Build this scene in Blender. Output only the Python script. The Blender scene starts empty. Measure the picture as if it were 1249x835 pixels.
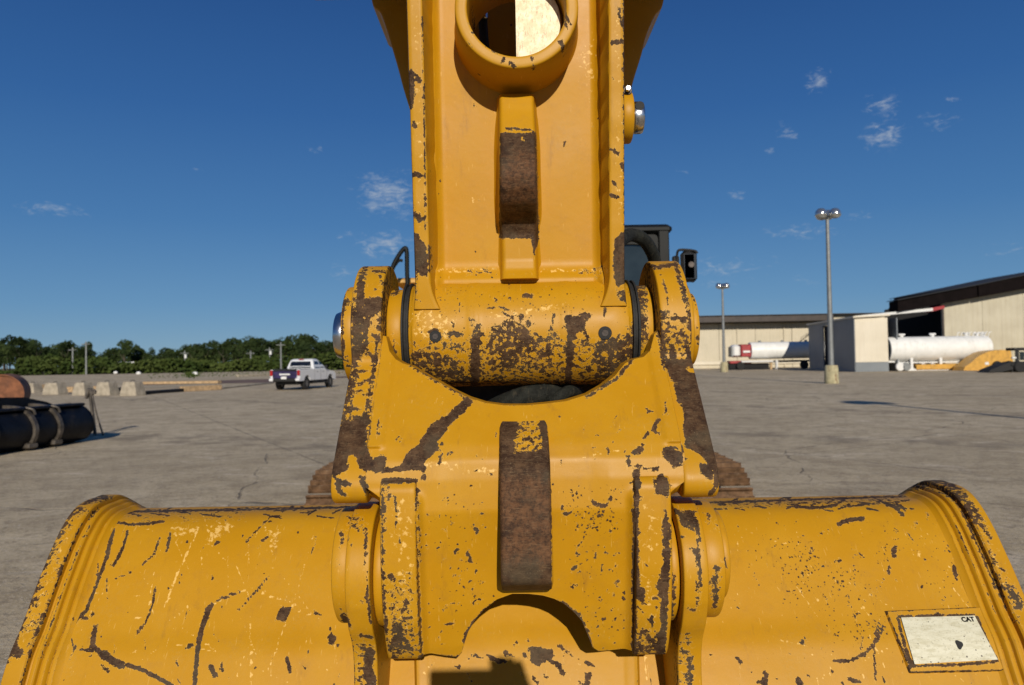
import bpy, bmesh, math, random
import numpy as np
from mathutils import Vector, Matrix, noise
R = math.radians
rnd = random.Random(7)
sc = bpy.context.scene
# ------------------------------------------------------------------ camera
CAMZ = 1.8
F = 908.0
CM = Matrix.Rotation(R(90 + 1.29), 4, 'X') @ Matrix.Rotation(R(-1.0), 4, 'Z')
camd = bpy.data.cameras.new('camera'); cam = bpy.data.objects.new('camera', camd)
sc.collection.objects.link(cam); sc.camera = cam
cam.matrix_world = Matrix.Translation((0, 0, CAMZ)) @ CM
camd.sensor_width = 36; camd.lens = F / 1249 * 36
camd.clip_start = 0.02; camd.clip_end = 5000
camd.dof.use_dof = True; camd.dof.focus_distance = 1.33; camd.dof.aperture_fstop = 7.5
# ------------------------------------------------------------------ light
SUN_EL, SUN_AZ = R(22.8), R(6.0)      # sun stands behind the camera, a little to the right
sund = bpy.data.lights.new('sun', 'SUN'); sun = bpy.data.objects.new('sun', sund)
sc.collection.objects.link(sun)
sund.energy = 5.0; sund.angle = R(0.53); sund.color = (1.0, 0.91, 0.77)
to_sun = Vector((math.sin(SUN_AZ) * math.cos(SUN_EL), -math.cos(SUN_AZ) * math.cos(SUN_EL), math.sin(SUN_EL)))
sun.rotation_euler = to_sun.to_track_quat('Z', 'Y').to_euler(); sun.location = to_sun * 30
world = bpy.data.worlds.new('World'); sc.world = world; world.use_nodes = True
sc.view_settings.view_transform = 'Standard'; sc.view_settings.look = 'None'
sc.view_settings.exposure = -0.24; sc.view_settings.gamma = 1.0; sc.view_settings.use_curve_mapping = False
sc.cycles.use_denoising = True; sc.cycles.max_bounces = 6; sc.cycles.caustics_reflective = False

CMI = CM.inverted()
CMn = np.array(CMI.to_3x3())
def ray(px, py):
    return (CM @ Vector((px - 624.5, -(py - 417.5), -F))).normalized()
CP = Vector((0, 0, CAMZ))
def atY(px, py, Y):
    r = ray(px, py); return CP + r * (Y / r.y)
def atX(px, py, X):
    r = ray(px, py); return CP + r * (X / r.x)
def atZ(px, py, Z=0.0):
    r = ray(px, py); return CP + r * ((Z - CAMZ) / r.z)
def project(co):                       # world points -> photo pixels
    c = (np.asarray(co) - np.array([0, 0, CAMZ])) @ CMn.T
    w = -np.minimum(c[:, 2], -0.05)
    return np.stack([624.5 + F * c[:, 0] / w, 417.5 - F * c[:, 1] / w], 1)

# ------------------------------------------------------------------ nodes
class NT:
    def __init__(s, nt):
        s.nt = nt; s.n = nt.nodes; s.l = nt.links; s.n.clear()
    def node(s, typ, ins=None, **kw):
        n = s.n.new(typ)
        for k, v in kw.items(): setattr(n, k, v)
        for k, v in (ins or {}).items():
            if hasattr(v, 'is_output'): s.l.new(v, n.inputs[k])
            else: n.inputs[k].default_value = v
        return n
    def m(s, op, a, b=0.0, c=None, clamp=False):
        n = s.n.new('ShaderNodeMath'); n.operation = op; n.use_clamp = clamp
        for i, v in enumerate((a, b, c)):
            if v is None: continue
            if hasattr(v, 'is_output'): s.l.new(v, n.inputs[i])
            else: n.inputs[i].default_value = v
        return n.outputs[0]
    def vm(s, op, a, b=None):
        n = s.n.new('ShaderNodeVectorMath'); n.operation = op
        for i, v in enumerate((a, b)):
            if v is None: continue
            if hasattr(v, 'is_output'): s.l.new(v, n.inputs[i])
            else: n.inputs[i].default_value = v
        return n.outputs['Value'] if op in ('DOT_PRODUCT', 'LENGTH', 'DISTANCE') else n.outputs[0]
    def mix(s, f, a, b, blend='MIX'):
        n = s.n.new('ShaderNodeMix'); n.data_type = 'RGBA'; n.blend_type = blend
        for i, v in ((0, f), (6, a), (7, b)):
            if hasattr(v, 'is_output'): s.l.new(v, n.inputs[i])
            else: n.inputs[i].default_value = v if i == 0 else tuple(v) + (1,) * (4 - len(v))
        return n.outputs[2]
    def noise(s, vec, scale, detail=4, rough=0.55, dist=0.0):
        n = s.node('ShaderNodeTexNoise', {'Scale': scale, 'Detail': detail, 'Roughness': rough, 'Distortion': dist})
        s.l.new(vec, n.inputs['Vector']); return n.outputs[0]
    def step(s, v, lo, hi):
        n = s.n.new('ShaderNodeMapRange'); n.interpolation_type = 'SMOOTHSTEP'
        s.l.new(v, n.inputs[0]); n.inputs[1].default_value = lo; n.inputs[2].default_value = hi
        return n.outputs[0]
    def attr(s, name):
        return s.node('ShaderNodeAttribute', attribute_name=name).outputs['Fac']
    def scaled(s, vec, sc3):
        return s.vm('MULTIPLY', vec, sc3)

def newmat(name):
    m = bpy.data.materials.new(name); m.use_nodes = True
    return m, NT(m.node_tree)

def out(nt, color, rough, metal=0.0, bump=None, bump_d=0.001, spec=0.5, normal=None, **extra):
    ins = {'Base Color': color if hasattr(color, 'is_output') else tuple(color) + (1,), 'Roughness': rough, 'Metallic': metal, 'Specular IOR Level': spec}
    ins.update(extra)
    b = nt.node('ShaderNodeBsdfPrincipled', ins)
    if bump is not None:
        bn = nt.node('ShaderNodeBump', {'Strength': 1.0, 'Distance': bump_d, 'Height': bump})
        if normal is not None: nt.l.new(normal, bn.inputs['Normal'])
        nt.l.new(bn.outputs[0], b.inputs['Normal'])
    elif normal is not None: nt.l.new(normal, b.inputs['Normal'])
    o = nt.node('ShaderNodeOutputMaterial'); nt.l.new(b.outputs[0], o.inputs[0]); return b

# world: Nishita sky with thin wisps of cloud
W = NT(world.node_tree)
sky = W.node('ShaderNodeTexSky', sky_type='NISHITA', sun_disc=False, sun_elevation=SUN_EL,
             sun_rotation=math.pi - SUN_AZ, altitude=0, air_density=0.75, dust_density=0.0, ozone_density=3.0)
tc = W.node('ShaderNodeTexCoord')
sep = W.node('ShaderNodeSeparateXYZ', {'Vector': tc.outputs['Generated']})
az = W.m('ARCTAN2', sep.outputs[0], sep.outputs[1]); el = W.m('ARCSINE', sep.outputs[2])
ae = W.node('ShaderNodeCombineXYZ', {'X': az, 'Y': el}).outputs[0]
wob = W.node('ShaderNodeTexNoise', {'Scale': 45.0, 'Detail': 4.0, 'Vector': ae}).outputs[1]
ae2 = W.vm('ADD', ae, W.vm('MULTIPLY', W.vm('SUBTRACT', wob, (0.5, 0.5, 0.5)), (0.05, 0.022, 0)))
CLOUDS = [(997, 99, 22, 15, .95), (1077, 128, 24, 20, .8), (1078, 166, 32, 22, .9), (1142, 148, 34, 16, .55), (1160, 117, 10, 7, .6),
          (959, 160, 16, 14, .6), (940, 183, 12, 7, .6), (897, 237, 11, 7, .7), (832, 207, 11, 5, .5), (975, 284, 60, 14, .7),
          (1062, 262, 36, 9, .5), (475, 238, 58, 40, .95), (470, 298, 55, 26, .85), (425, 287, 24, 9, .6), (425, 330, 40, 14, .55),
          (65, 256, 42, 10, .8), (384, 180, 12, 6, .65), (237, 204, 10, 5, .5), (880, 330, 90, 30, .5), (985, 342, 45, 7, .5), (1225, 305, 50, 14, .4)]
tot = None
for cx, cy, rx, ry, st in CLOUDS:
    d = ray(cx, cy); c = (math.atan2(d.x, d.y), math.asin(d.z), 0)
    v = W.vm('MULTIPLY', W.vm('SUBTRACT', ae2, c), (F / rx, F / ry, 0))
    k = W.m('MULTIPLY', W.m('SUBTRACT', 1.0, W.vm('LENGTH', v), clamp=True), st)
    tot = k if tot is None else W.m('MAXIMUM', tot, k)
wn = W.noise(W.scaled(ae, (1.0, 2.6, 1)), 55, 9, 0.70, 0.9)
cl = W.step(W.m('ADD', tot, W.m('MULTIPLY', W.m('SUBTRACT', wn, 0.53), 2.6)), 0.22, 1.15)
cl = W.m('MULTIPLY', cl, W.step(tot, 0.0, 0.25))
elv = W.m('DIVIDE', W.m('MAXIMUM', el, 0.0), R(60))
rp = W.node('ShaderNodeValToRGB', {'Fac': elv})
cr_ = rp.color_ramp; cr_.elements[0].position = 0; cr_.elements[0].color = (2.7 / 8, 5.0 / 8, 7.2 / 8, 1)
for pos, c3 in ((.07, (1.60, 3.95, 7.1)), (.17, (.80, 2.75, 6.3)), (.30, (.38, 1.78, 5.2)), (.45, (.20, 1.12, 3.9))):
    e_ = cr_.elements.new(pos); e_.color = (c3[0] / 8, c3[1] / 8, c3[2] / 8, 1)
cr_.elements[-1].position = 1; cr_.elements[-1].color = (.25 / 8, .9 / 8, 2.7 / 8, 1)
skyb = W.mix(0.85, sky.outputs[0], W.vm('MULTIPLY', rp.outputs[0], (8, 8, 8)))
skyc = W.mix(W.m('MULTIPLY', cl, 0.62), skyb, (6.6, 7.4, 8.4))
bg = W.node('ShaderNodeBackground', {'Color': skyc, 'Strength': 0.076})
wo = W.node('ShaderNodeOutputWorld'); W.l.new(bg.outputs[0], wo.inputs[0])

# ------------------------------------------------------------------ materials
def paint_mat(name, base=(.45, .217, .003), dull=0.0, edge=1.0, streak=(1, 1, 1)):
    m, t = newmat(name)
    P = t.node('ShaderNodeTexCoord').outputs['Object']
    n_big = t.noise(P, 9, 5, .6); n_patch = t.noise(P, 105, 9, .72); n_fine = t.noise(P, 420, 3, .6)
    n_str = t.noise(t.scaled(P, streak), 130, 4, .6)
    chip = t.attr('chip'); scuff = t.attr('scuff'); rust = t.attr('rust')
    bev = t.node('ShaderNodeBevel', {'Radius': 0.006}, samples=4)
    bevn = t.node('ShaderNodeBevel', {'Radius': 0.0022}, samples=4)
    geo = t.node('ShaderNodeNewGeometry')
    e = t.m('SUBTRACT', 1.0, t.vm('DOT_PRODUCT', bev.outputs[0], geo.outputs['Normal']), clamp=True)
    e = t.step(e, 0.03, 0.30)
    br = t.m('MULTIPLY', t.m('SUBTRACT', t.m('ADD', t.m('MULTIPLY', n_patch, .70), t.m('MULTIPLY', n_str, .30)), .5), 3.1)
    edgeamt = t.m('MULTIPLY', e, t.m('MULTIPLY', t.step(n_big, .38, .60), .42 * edge))
    v = t.m('ADD', t.m('ADD', chip, edgeamt), br)
    gate = t.m('ADD', t.m('MAXIMUM', chip, edgeamt), -0.06)
    cm = t.m('MULTIPLY', t.step(v, .47, .53), t.step(gate, 0.0, .05))
    # stray little nicks anywhere
    vo = t.node('ShaderNodeTexVoronoi', {'Vector': t.vm('ADD', P, t.vm('MULTIPLY', t.node('ShaderNodeTexNoise', {'Vector': P, 'Scale': 160.0}).outputs[1], (.008, .008, .008))), 'Scale': 62.0, 'Randomness': 1.0})
    vs = t.node('ShaderNodeSeparateXYZ', {'Vector': vo.outputs['Color']})
    rad = t.m('MULTIPLY', t.m('POWER', t.m('MULTIPLY', t.m('SUBTRACT', vs.outputs[0], .62), 2.6, clamp=True), 3.0), .16)
    rad = t.m('MULTIPLY', rad, t.m('ADD', t.m('MULTIPLY', t.step(n_big, .42, .62), 1.5), .35))
    nick = t.m('LESS_THAN', vo.outputs['Distance'], rad)
    vo2 = t.node('ShaderNodeTexVoronoi', {'Vector': t.vm('ADD', P, t.vm('MULTIPLY', t.node('ShaderNodeTexNoise', {'Vector': P, 'Scale': 330.0}).outputs[1], (.006, .006, .006))), 'Scale': 250.0})
    vs2 = t.node('ShaderNodeSeparateXYZ', {'Vector': vo2.outputs['Color']})
    speck = t.attr('speck')
    rad2 = t.m('MULTIPLY', t.m('POWER', t.m('MULTIPLY', t.m('SUBTRACT', vs2.outputs[1], t.m('SUBTRACT', .97, t.m('MULTIPLY', t.m('MULTIPLY', speck, t.step(n_big, .25, .60)), .60))), 2.4, clamp=True), 1.6), .75)
    nick = t.m('MAXIMUM', nick, t.m('LESS_THAN', vo2.outputs['Distance'], rad2))
    cm = t.m('MAXIMUM', cm, nick)
    # paint colour: fading, dirt film, pale scuffs
    pc = t.mix(t.step(n_big, .3, .75), base, (base[0] * 1.06, base[1] * 1.10, base[2] * 1.8))
    pc = t.mix(t.m('MULTIPLY', t.step(t.noise(P, 30, 6, .7), .5, .8), .30 + dull), pc, (.30, .15, .03))
    sm = t.m('MULTIPLY', t.step(t.m('ADD', scuff, t.m('MULTIPLY', t.m('SUBTRACT', n_str, .5), 1.6)), .42, .62), t.step(scuff, .02, .1))
    pc = t.mix(t.m('MULTIPLY', sm, .75), pc, (.80, .52, .16))
    # faint pale hairline scratches
    wv = t.node('ShaderNodeTexNoise', {'Vector': t.scaled(P, (9, 1.3, 1.3)), 'Scale': 30.0, 'Detail': 3.0})
    pc = t.mix(t.m('MULTIPLY', t.step(wv.outputs[0], .68, .72), .25), pc, (.78, .50, .15))
    dustm = t.m('MULTIPLY', t.step(t.noise(P, 5, 7, .7), .48, .72), t.step(t.noise(P, 190, 4, .7), .42, .68))
    pc = t.mix(t.m('MULTIPLY', dustm, .30), pc, (.40, .26, .07))
    gr = t.m('MULTIPLY', t.step(t.noise(t.scaled(P, (1.6, 1, .35)), 16, 8, .72), .57, .75), .42)
    pc = t.mix(gr, pc, (.20, .095, .02))
    # bare metal / primer under the paint
    m1 = t.noise(P, 150, 9, .75); m2 = t.noise(P, 38, 8, .72); hs = t.noise(t.scaled(P, (.35, 3.0, 3.0)), 190, 6, .7)
    met = t.mix(t.step(m2, .36, .64), (.036, .018, .010), (.098, .055, .028))
    met = t.mix(t.m('MULTIPLY', t.step(m1, .50, .66), .75), met, (.018, .010, .007))
    met = t.mix(t.m('MULTIPLY', t.step(hs, .54, .64), .45), met, (.17, .115, .06))
    grey = t.noise(P, 14, 3); met = t.mix(t.m('MULTIPLY', t.step(grey, .48, .62), .45), met, (.085, .068, .042))
    met = t.mix(t.m('MULTIPLY', t.step(t.noise(P, 330, 4, .7), .60, .70), .55), met, (.26, .20, .12))
    rb = t.m('ADD', rust, t.m('MULTIPLY', t.m('SUBTRACT', m2, .5), 2.6))
    rcol = t.mix(t.step(m1, .40, .62), (.155, .066, .026), (.045, .020, .010))
    rcol = t.mix(t.m('MULTIPLY', t.step(hs, .50, .66), .5), rcol, (.24, .13, .065))
    met = t.mix(t.m('MULTIPLY', t.m('MULTIPLY', t.step(rb, .35, .95), t.step(rust, .02, .3)), .55), met, rcol)
    rimc = t.m('SUBTRACT', t.step(v, .38, .47), t.step(v, .47, .53), clamp=True)
    pc = t.mix(t.m('MULTIPLY', t.m('MULTIPLY', rimc, t.step(gate, 0, .05)), .45), pc, (.80, .50, .12))
    col = t.mix(cm, pc, met)
    rough = t.m('ADD', t.m('MULTIPLY', cm, .16), t.m('ADD', .34 + dull * .3, t.m('MULTIPLY', n_big, .26)))
    h = t.m('ADD', t.m('MULTIPLY', t.m('SUBTRACT', 1.0, cm), 1.0), t.m('ADD', t.m('MULTIPLY', t.noise(P, 60, 3), .45), t.m('MULTIPLY', t.m('MULTIPLY', cm, t.m('ADD', m1, n_fine)), 1.1)))
    out(t, col, rough, 0.0, h, 0.0006, spec=t.m('SUBTRACT', .27, t.m('MULTIPLY', cm, .15)), normal=bevn.outputs[0])
    return m

def plain(name, col, rough=.6, metal=0.0, var=.25, scale=6.0, bump=0.0, spec=.5, stain=None):
    m, t = newmat(name)
    P = t.node('ShaderNodeTexCoord').outputs['Object']
    n = t.noise(P, scale, 6, .62)
    c = t.mix(t.step(n, .3, .7), tuple(x * (1 - var) for x in col), tuple(min(1, x * (1 + var)) for x in col))
    if stain:
        c = t.mix(t.m('MULTIPLY', t.step(t.noise(t.scaled(P, (1, 1, .25)), scale * 1.7, 6, .7), .52, .72), stain[1]), c, stain[0])
    out(t, c, rough, metal, t.noise(P, scale * 6, 4) if bump else None, bump, spec)
    return m

MP = paint_mat('worn_yellow_paint')
MPD = paint_mat('worn_yellow_paint_dusty', base=(.60, .33, .03), dull=.10)
MPF = plain('yellow_machine_paint', (.55, .30, .05), .45, var=.15, scale=3, stain=((.12, .06, .03), .5))
MBLK = plain('black_rubber', (.012, .012, .012), .75, var=.4, scale=40, bump=.001)
MCHR = plain('bright_pin_steel', (.55, .56, .58), .22, 1.0, .15, 30, bump=.0002, stain=((.12, .09, .06), .4))
MSTEEL = plain('dark_steel', (.06, .05, .045), .5, .6, .3, 20, bump=.0005)
MHOSE = plain('dusty_hose', (.016, .017, .014), .8, 0, .5, 60, bump=.002, stain=((.075, .062, .040), .6), spec=.2)
MCAB = plain('cab_grey', (.008, .009, .009), .55, 0, .2, 8, spec=.2)
MTRK = plain('rusty_track_steel', (.125, .070, .036), .75, .1, .5, 14, bump=.004, stain=((.24, .165, .10), .5), spec=.2)
def glass(name, col=(.02, .03, .035), tr=0.0, rough=.08):
    m, t = newmat(name)
    P = t.node('ShaderNodeTexCoord').outputs['Object']
    c = t.mix(t.step(t.noise(P, 4, 4), .4, .7), col, tuple(x * 1.5 for x in col))
    out(t, c, rough, 0, None, spec=.8); return m
MGLS = glass('cab_glass', (.016, .022, .024))
MDG = glass('dark_window_glass', (.008, .010, .014))

def scratched_mat():
    m, t = newmat('scratched_pale_steel')
    P = t.node('ShaderNodeTexCoord').outputs['Object']
    n = t.noise(P, 55, 9, .75); s = t.noise(t.scaled(P, (3, 1, .8)), 70, 8, .75)
    c = t.mix(t.step(n, .35, .62), (.86, .76, .50), (.62, .48, .25))
    c = t.mix(t.m('MULTIPLY', t.step(s, .52, .62), .7), c, (.30, .17, .06))
    c = t.mix(t.step(t.noise(P, 16, 8, .7), .62, .70), c, (.20, .12, .06))
    out(t, c, .4, .0, n, .001); return m
MSCR = scratched_mat()

# ------------------------------------------------------------------ mesh building
X0 = 0.0165
col = sc.collection
class MB:
    def __init__(s): s.v = []; s.f = []
    def add(s, vs, fs):
        o = len(s.v); s.v += [tuple(p) for p in vs]; s.f += [tuple(i + o for i in f) for f in fs]; return s
    def grid(s, rows, closed_u=False, closed_v=False, cap=False):
        n = len(rows); m = len(rows[0]); vs = [p for r in rows for p in r]; fs = []
        for i in range(n if closed_v else n - 1):
            for j in range(m if closed_u else m - 1):
                a = i * m + j; b = i * m + (j + 1) % m; c = ((i + 1) % n) * m + (j + 1) % m; d = ((i + 1) % n) * m + j
                fs.append((a, b, c, d))
        if cap:
            k = len(vs); vs += rows[0] + rows[-1]
            fs.append(tuple(reversed(range(k, k + m)))); fs.append(tuple(range(k + m, k + 2 * m)))
        return s.add(vs, fs)
    def box(s, c, d, rz=0.0, b=0.0, taper=1.0):
        cx, cy, cz = c; hx, hy, hz = d[0] / 2, d[1] / 2, d[2] / 2
        ca, sa = math.cos(rz), math.sin(rz); vs = []
        if b <= 0:
            for z, k in ((-hz, 1), (hz, taper)):
                for x, y in ((-hx, -hy), (hx, -hy), (hx, hy), (-hx, hy)): vs.append((x * k, y * k, z))
            fs = [(3, 2, 1, 0), (4, 5, 6, 7), (0, 1, 5, 4), (1, 2, 6, 5), (2, 3, 7, 6), (3, 0, 4, 7)]
        else:
            rows = []
            for z, i in ((-hz, b), (-hz + b, 0), (hz - b, 0), (hz, b)):
                k = 1 if z < 0 else taper
                x1, y1 = (hx - i) * k, (hy - i) * k; x2, y2 = x1 - b, y1 - b
                rows.append([(-x2, -y1, z), (x2, -y1, z), (x1, -y2, z), (x1, y2, z), (x2, y1, z), (-x2, y1, z), (-x1, y2, z), (-x1, -y2, z)])
            vs = [p for r in rows for p in r]
            fs = [tuple(reversed(range(8))), tuple(range(24, 32))]
            for r in range(3):
                for j in range(8): fs.append((r * 8 + j, r * 8 + (j + 1) % 8, r * 8 + 8 + (j + 1) % 8, r * 8 + 8 + j))
        return s.add([(cx + x * ca - y * sa, cy + x * sa + y * ca, cz + z) for x, y, z in vs], fs)
    def cyl(s, a, b, r, seg=20, r2=None, ch=0.0, cap=True):
        a = Vector(a); b = Vector(b); d = (b - a); L = d.length; d.normalize()
        u = d.orthogonal().normalized(); w = d.cross(u); r2 = r if r2 is None else r2
        def ring(p, rr): return [tuple(p + (u * math.cos(t) + w * math.sin(t)) * rr) for t in [2 * math.pi * i / seg for i in range(seg)]]
        rows = [ring(a, r - ch), ring(a + d * ch, r), ring(b - d * ch, r2), ring(b, r2 - ch)] if ch > 0 else [ring(a, r), ring(b, r2)]
        return s.grid(rows, closed_u=True, cap=cap)
    def tube(s, pts, r, seg=10, sub=6):
        P = [Vector(p) for p in pts]; Q = []
        for i in range(len(P) - 1):
            p0 = P[max(i - 1, 0)]; p1 = P[i]; p2 = P[i + 1]; p3 = P[min(i + 2, len(P) - 1)]
            for k in range(sub):
                t = k / sub
                Q.append(.5 * ((2 * p1) + (p2 - p0) * t + (2 * p0 - 5 * p1 + 4 * p2 - p3) * t * t + (3 * p1 - p0 - 3 * p2 + p3) * t ** 3))
        Q.append(P[-1]); rows = []; u = None
        for i, q in enumerate(Q):
            d = (Q[min(i + 1, len(Q) - 1)] - Q[max(i - 1, 0)]).normalized()
            u = (d.orthogonal() if u is None else u - d * u.dot(d)).normalized(); w = d.cross(u)
            rows.append([tuple(q + (u * math.cos(t) + w * math.sin(t)) * r) for t in [2 * math.pi * j / seg for j in range(seg)]])
        return s.grid(rows, closed_u=True, cap=True)
    def sweep(s, prof, a, b, du=.005, ch=.003, uoff=None):
        """closed (Y,z) profile extruded sideways from u=a to u=b with softened rims"""
        n = len(prof); nr = []
        ar = sum(prof[i][0] * prof[(i + 1) % n][1] - prof[(i + 1) % n][0] * prof[i][1] for i in range(n))
        sg = 1 if ar > 0 else -1
        for i in range(n):
            t = Vector(prof[(i + 1) % n]) - Vector(prof[i - 1]); t.normalize(); nr.append((t.y * sg, -t.x * sg))
        k = max(1, int((b - a - 2 * ch) / du))
        us = [(a, ch), (a + ch * .3, ch * .3), (a + ch, 0)] + [(a + ch + (b - a - 2 * ch) * i / k, 0) for i in range(1, k)] + [(b - ch, 0), (b - ch * .3, ch * .3), (b, ch)]
        rows = []
        for u, ins in us:
            rows.append([(X0 + u + (uoff(p) if uoff else 0), p[0] - nr[i][0] * ins, p[1] - nr[i][1] * ins) for i, p in enumerate(prof)])
        if sg < 0: rows = [list(reversed(r)) for r in rows]
        return s.grid(rows, closed_u=True, cap=True)
    def build(s, name, mat, parent=None, origin=None, ang=40, wear=None, label=None, smooth=True, world=True):
        me = bpy.data.meshes.new(name)
        o = bpy.data.objects.new(name, me)
        base = Vector((0, 0, 0))
        if parent is not None:
            o.parent = parent
            if world: base = Vector(parent.get('_o', (0, 0, 0)))
        elif origin is not None:
            base = Vector(origin); o.location = base; o['_o'] = tuple(base)
        if parent is not None: o['_o'] = tuple(base)
        V = np.array(s.v, dtype=float)
        me.from_pydata((V - np.array(base)).tolist(), [], s.f)
        me.validate()
        if wear is not None: wear_paint(me, V, wear)
        if smooth:
            me.polygons.foreach_set('use_smooth', [True] * len(me.polygons))
            me.set_sharp_from_angle(angle=R(ang))
        me.materials.append(mat); col.objects.link(o)
        if label: o['label'] = label
        return o

def recalc(o):
    bm = bmesh.new(); bm.from_mesh(o.data); bmesh.ops.recalc_face_normals(bm, faces=bm.faces); bm.to_mesh(o.data); bm.free()

def tag(o, label, cat, group=None, kind=None):
    o['label'] = label; o['category'] = cat
    if group: o['group'] = group
    if kind: o['kind'] = kind
    return o
def empty(name, loc, rz=0):
    o = bpy.data.objects.new(name, None); o.location = loc; o.rotation_euler = (0, 0, rz); col.objects.link(o)
    o['_o'] = tuple(loc) if rz == 0 else (0, 0, 0); o.empty_display_size = .2; return o
def copy_tree(o, parent=None):
    c = o.copy(); col.objects.link(c); c.parent = parent
    for ch in o.children: copy_tree(ch, c)
    return c
def structure(o): o['kind'] = 'structure'; return o

# --- wear: traced marks, evaluated at every vertex where it lies on the real part
def seg_dist(P, a, b):
    a = np.array(a, float); b = np.array(b, float); d = b - a; L = max(d @ d, 1e-9)
    t = np.clip(((P - a) @ d) / L, 0, 1); return np.linalg.norm(P - (a + t[:, None] * d), axis=1)
def poly_field(P, poly, feather):
    inside = np.zeros(len(P), bool); dist = np.full(len(P), 1e9); n = len(poly)
    for i in range(n):
        a = poly[i]; b = poly[(i + 1) % n]
        dist = np.minimum(dist, seg_dist(P, a, b))
        c = ((a[1] > P[:, 1]) != (b[1] > P[:, 1]))
        with np.errstate(divide='ignore', invalid='ignore'):
            xi = (b[0] - a[0]) * (P[:, 1] - a[1]) / ((b[1] - a[1]) or 1e-9) + a[0]
        inside ^= c & (P[:, 0] < xi)
    sd = np.where(inside, dist, -dist)
    return np.clip(.5 + sd / (2 * feather), 0, 1)
def soften(wear):
    o = []
    for ch, typ, st, w, pts in wear:
        if typ == 'L' and st > .8 and ch == 'chip' and len(pts) > 2:
            Lg = sum(math.dist(pts[i], pts[i + 1]) for i in range(len(pts) - 1))
            if Lg > 90: st = .66 if Lg > 150 else .74; w *= 1.15
        o.append((ch, typ, st, w, pts))
    return o
def wear_paint(me, V, wear):
    wear = soften(wear)
    P = project(V); res = {k: np.zeros(len(V)) for k in ('chip', 'scuff', 'rust', 'speck')}
    for mk in wear:
        ch, typ, st, w, pts = mk
        if typ == 'L':
            d = np.full(len(P), 1e9)
            if len(pts) == 1: d = seg_dist(P, pts[0], pts[0])
            for i in range(len(pts) - 1): d = np.minimum(d, seg_dist(P, pts[i], pts[i + 1]))
            val = st * np.clip(1.25 - .75 * d / (w * .5), 0, 1)
        else: val = st * poly_field(P, pts, w)
        if st < 0: res[ch] = res[ch] + val
        else: res[ch] = np.maximum(res[ch], val)
    for k, a in res.items():
        at = me.attributes.new(k, 'FLOAT', 'POINT'); at.data.foreach_set('value', np.clip(a, 0, 1.3).astype(np.float32))

# --- 2-D helpers
def densify(poly, step, closed=True):
    o = []; n = len(poly)
    for i in range(n if closed else n - 1):
        a = Vector(poly[i]); b = Vector(poly[(i + 1) % n]); k = max(1, int((b - a).length / step))
        for j in range(k): o.append(tuple(a.lerp(b, j / k)))
    if not closed: o.append(tuple(poly[-1]))
    return o
def smooth_open(pts, sub=8):
    P = [Vector(p) for p in pts]; Q = []
    for i in range(len(P) - 1):
        p0 = P[max(i - 1, 0)]; p1 = P[i]; p2 = P[i + 1]; p3 = P[min(i + 2, len(P) - 1)]
        for k in range(sub):
            t = k / sub
            Q.append(tuple(.5 * ((2 * p1) + (p2 - p0) * t + (2 * p0 - 5 * p1 + 4 * p2 - p3) * t * t + (3 * p1 - p0 - 3 * p2 + p3) * t ** 3)))
    Q.append(tuple(P[-1])); return Q
def fillet(poly, r, seg=5):
    o = []; n = len(poly)
    for i in range(n):
        p = Vector(poly[i]); a = Vector(poly[i - 1]); b = Vector(poly[(i + 1) % n])
        ra = min(r, (a - p).length * .45, (b - p).length * .45)
        s = p + (a - p).normalized() * ra; e = p + (b - p).normalized() * ra
        for k in range(seg + 1):
            t = k / seg; o.append(tuple(s * (1 - t) ** 2 + p * 2 * t * (1 - t) + e * t * t))
    return o
def arc(c, r, a0, a1, n=24):
    return [(c[0] + r * math.cos(R(a0 + (a1 - a0) * i / n)), c[1] + r * math.sin(R(a0 + (a1 - a0) * i / n))) for i in range(n + 1)]

def cut_panel(outline, step, mapfn, back):
    """outline in (u,s): filled, sliced into a fine grid, mapped to 3-D, given thickness"""
    bm = bmesh.new(); vs = [bm.verts.new((p[0], p[1], 0)) for p in outline]; bm.faces.new(vs)
    xs = [p[0] for p in outline]; ys = [p[1] for p in outline]
    x = min(xs) + step
    while x < max(xs) - step * .3:
        bmesh.ops.bisect_plane(bm, geom=bm.verts[:] + bm.edges[:] + bm.faces[:], plane_co=(x, 0, 0), plane_no=(1, 0, 0), dist=1e-5); x += step
    y = min(ys) + step
    while y < max(ys) - step * .3:
        bmesh.ops.bisect_plane(bm, geom=bm.verts[:] + bm.edges[:] + bm.faces[:], plane_co=(0, y, 0), plane_no=(0, 1, 0), dist=1e-5); y += step
    bmesh.ops.triangulate(bm, faces=[f for f in bm.faces if len(f.verts) > 4])
    bm.verts.index_update()
    vf = [mapfn(v.co.x, v.co.y) for v in bm.verts]
    fs = [tuple(v.index for v in f.verts) for f in bm.faces]
    be = [(e.verts[0].index, e.verts[1].index) for e in bm.edges if len(e.link_faces) == 1]
    n = len(vf); mb = MB(); vb = [(p[0], p[1] + back, p[2]) for p in vf]
    mb.add(vf + vb, fs + [tuple(n + i for i in reversed(f)) for f in fs])
    # wall loop (own verts so the rim stays crisp)
    ids = sorted({i for e in be for i in e}); mp = {j: k for k, j in enumerate(ids)}; q = len(ids)
    mb.add([vf[i] for i in ids] + [vb[i] for i in ids], [(mp[a], mp[b], q + mp[b], q + mp[a]) for a, b in be])
    bm.free(); return mb

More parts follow.
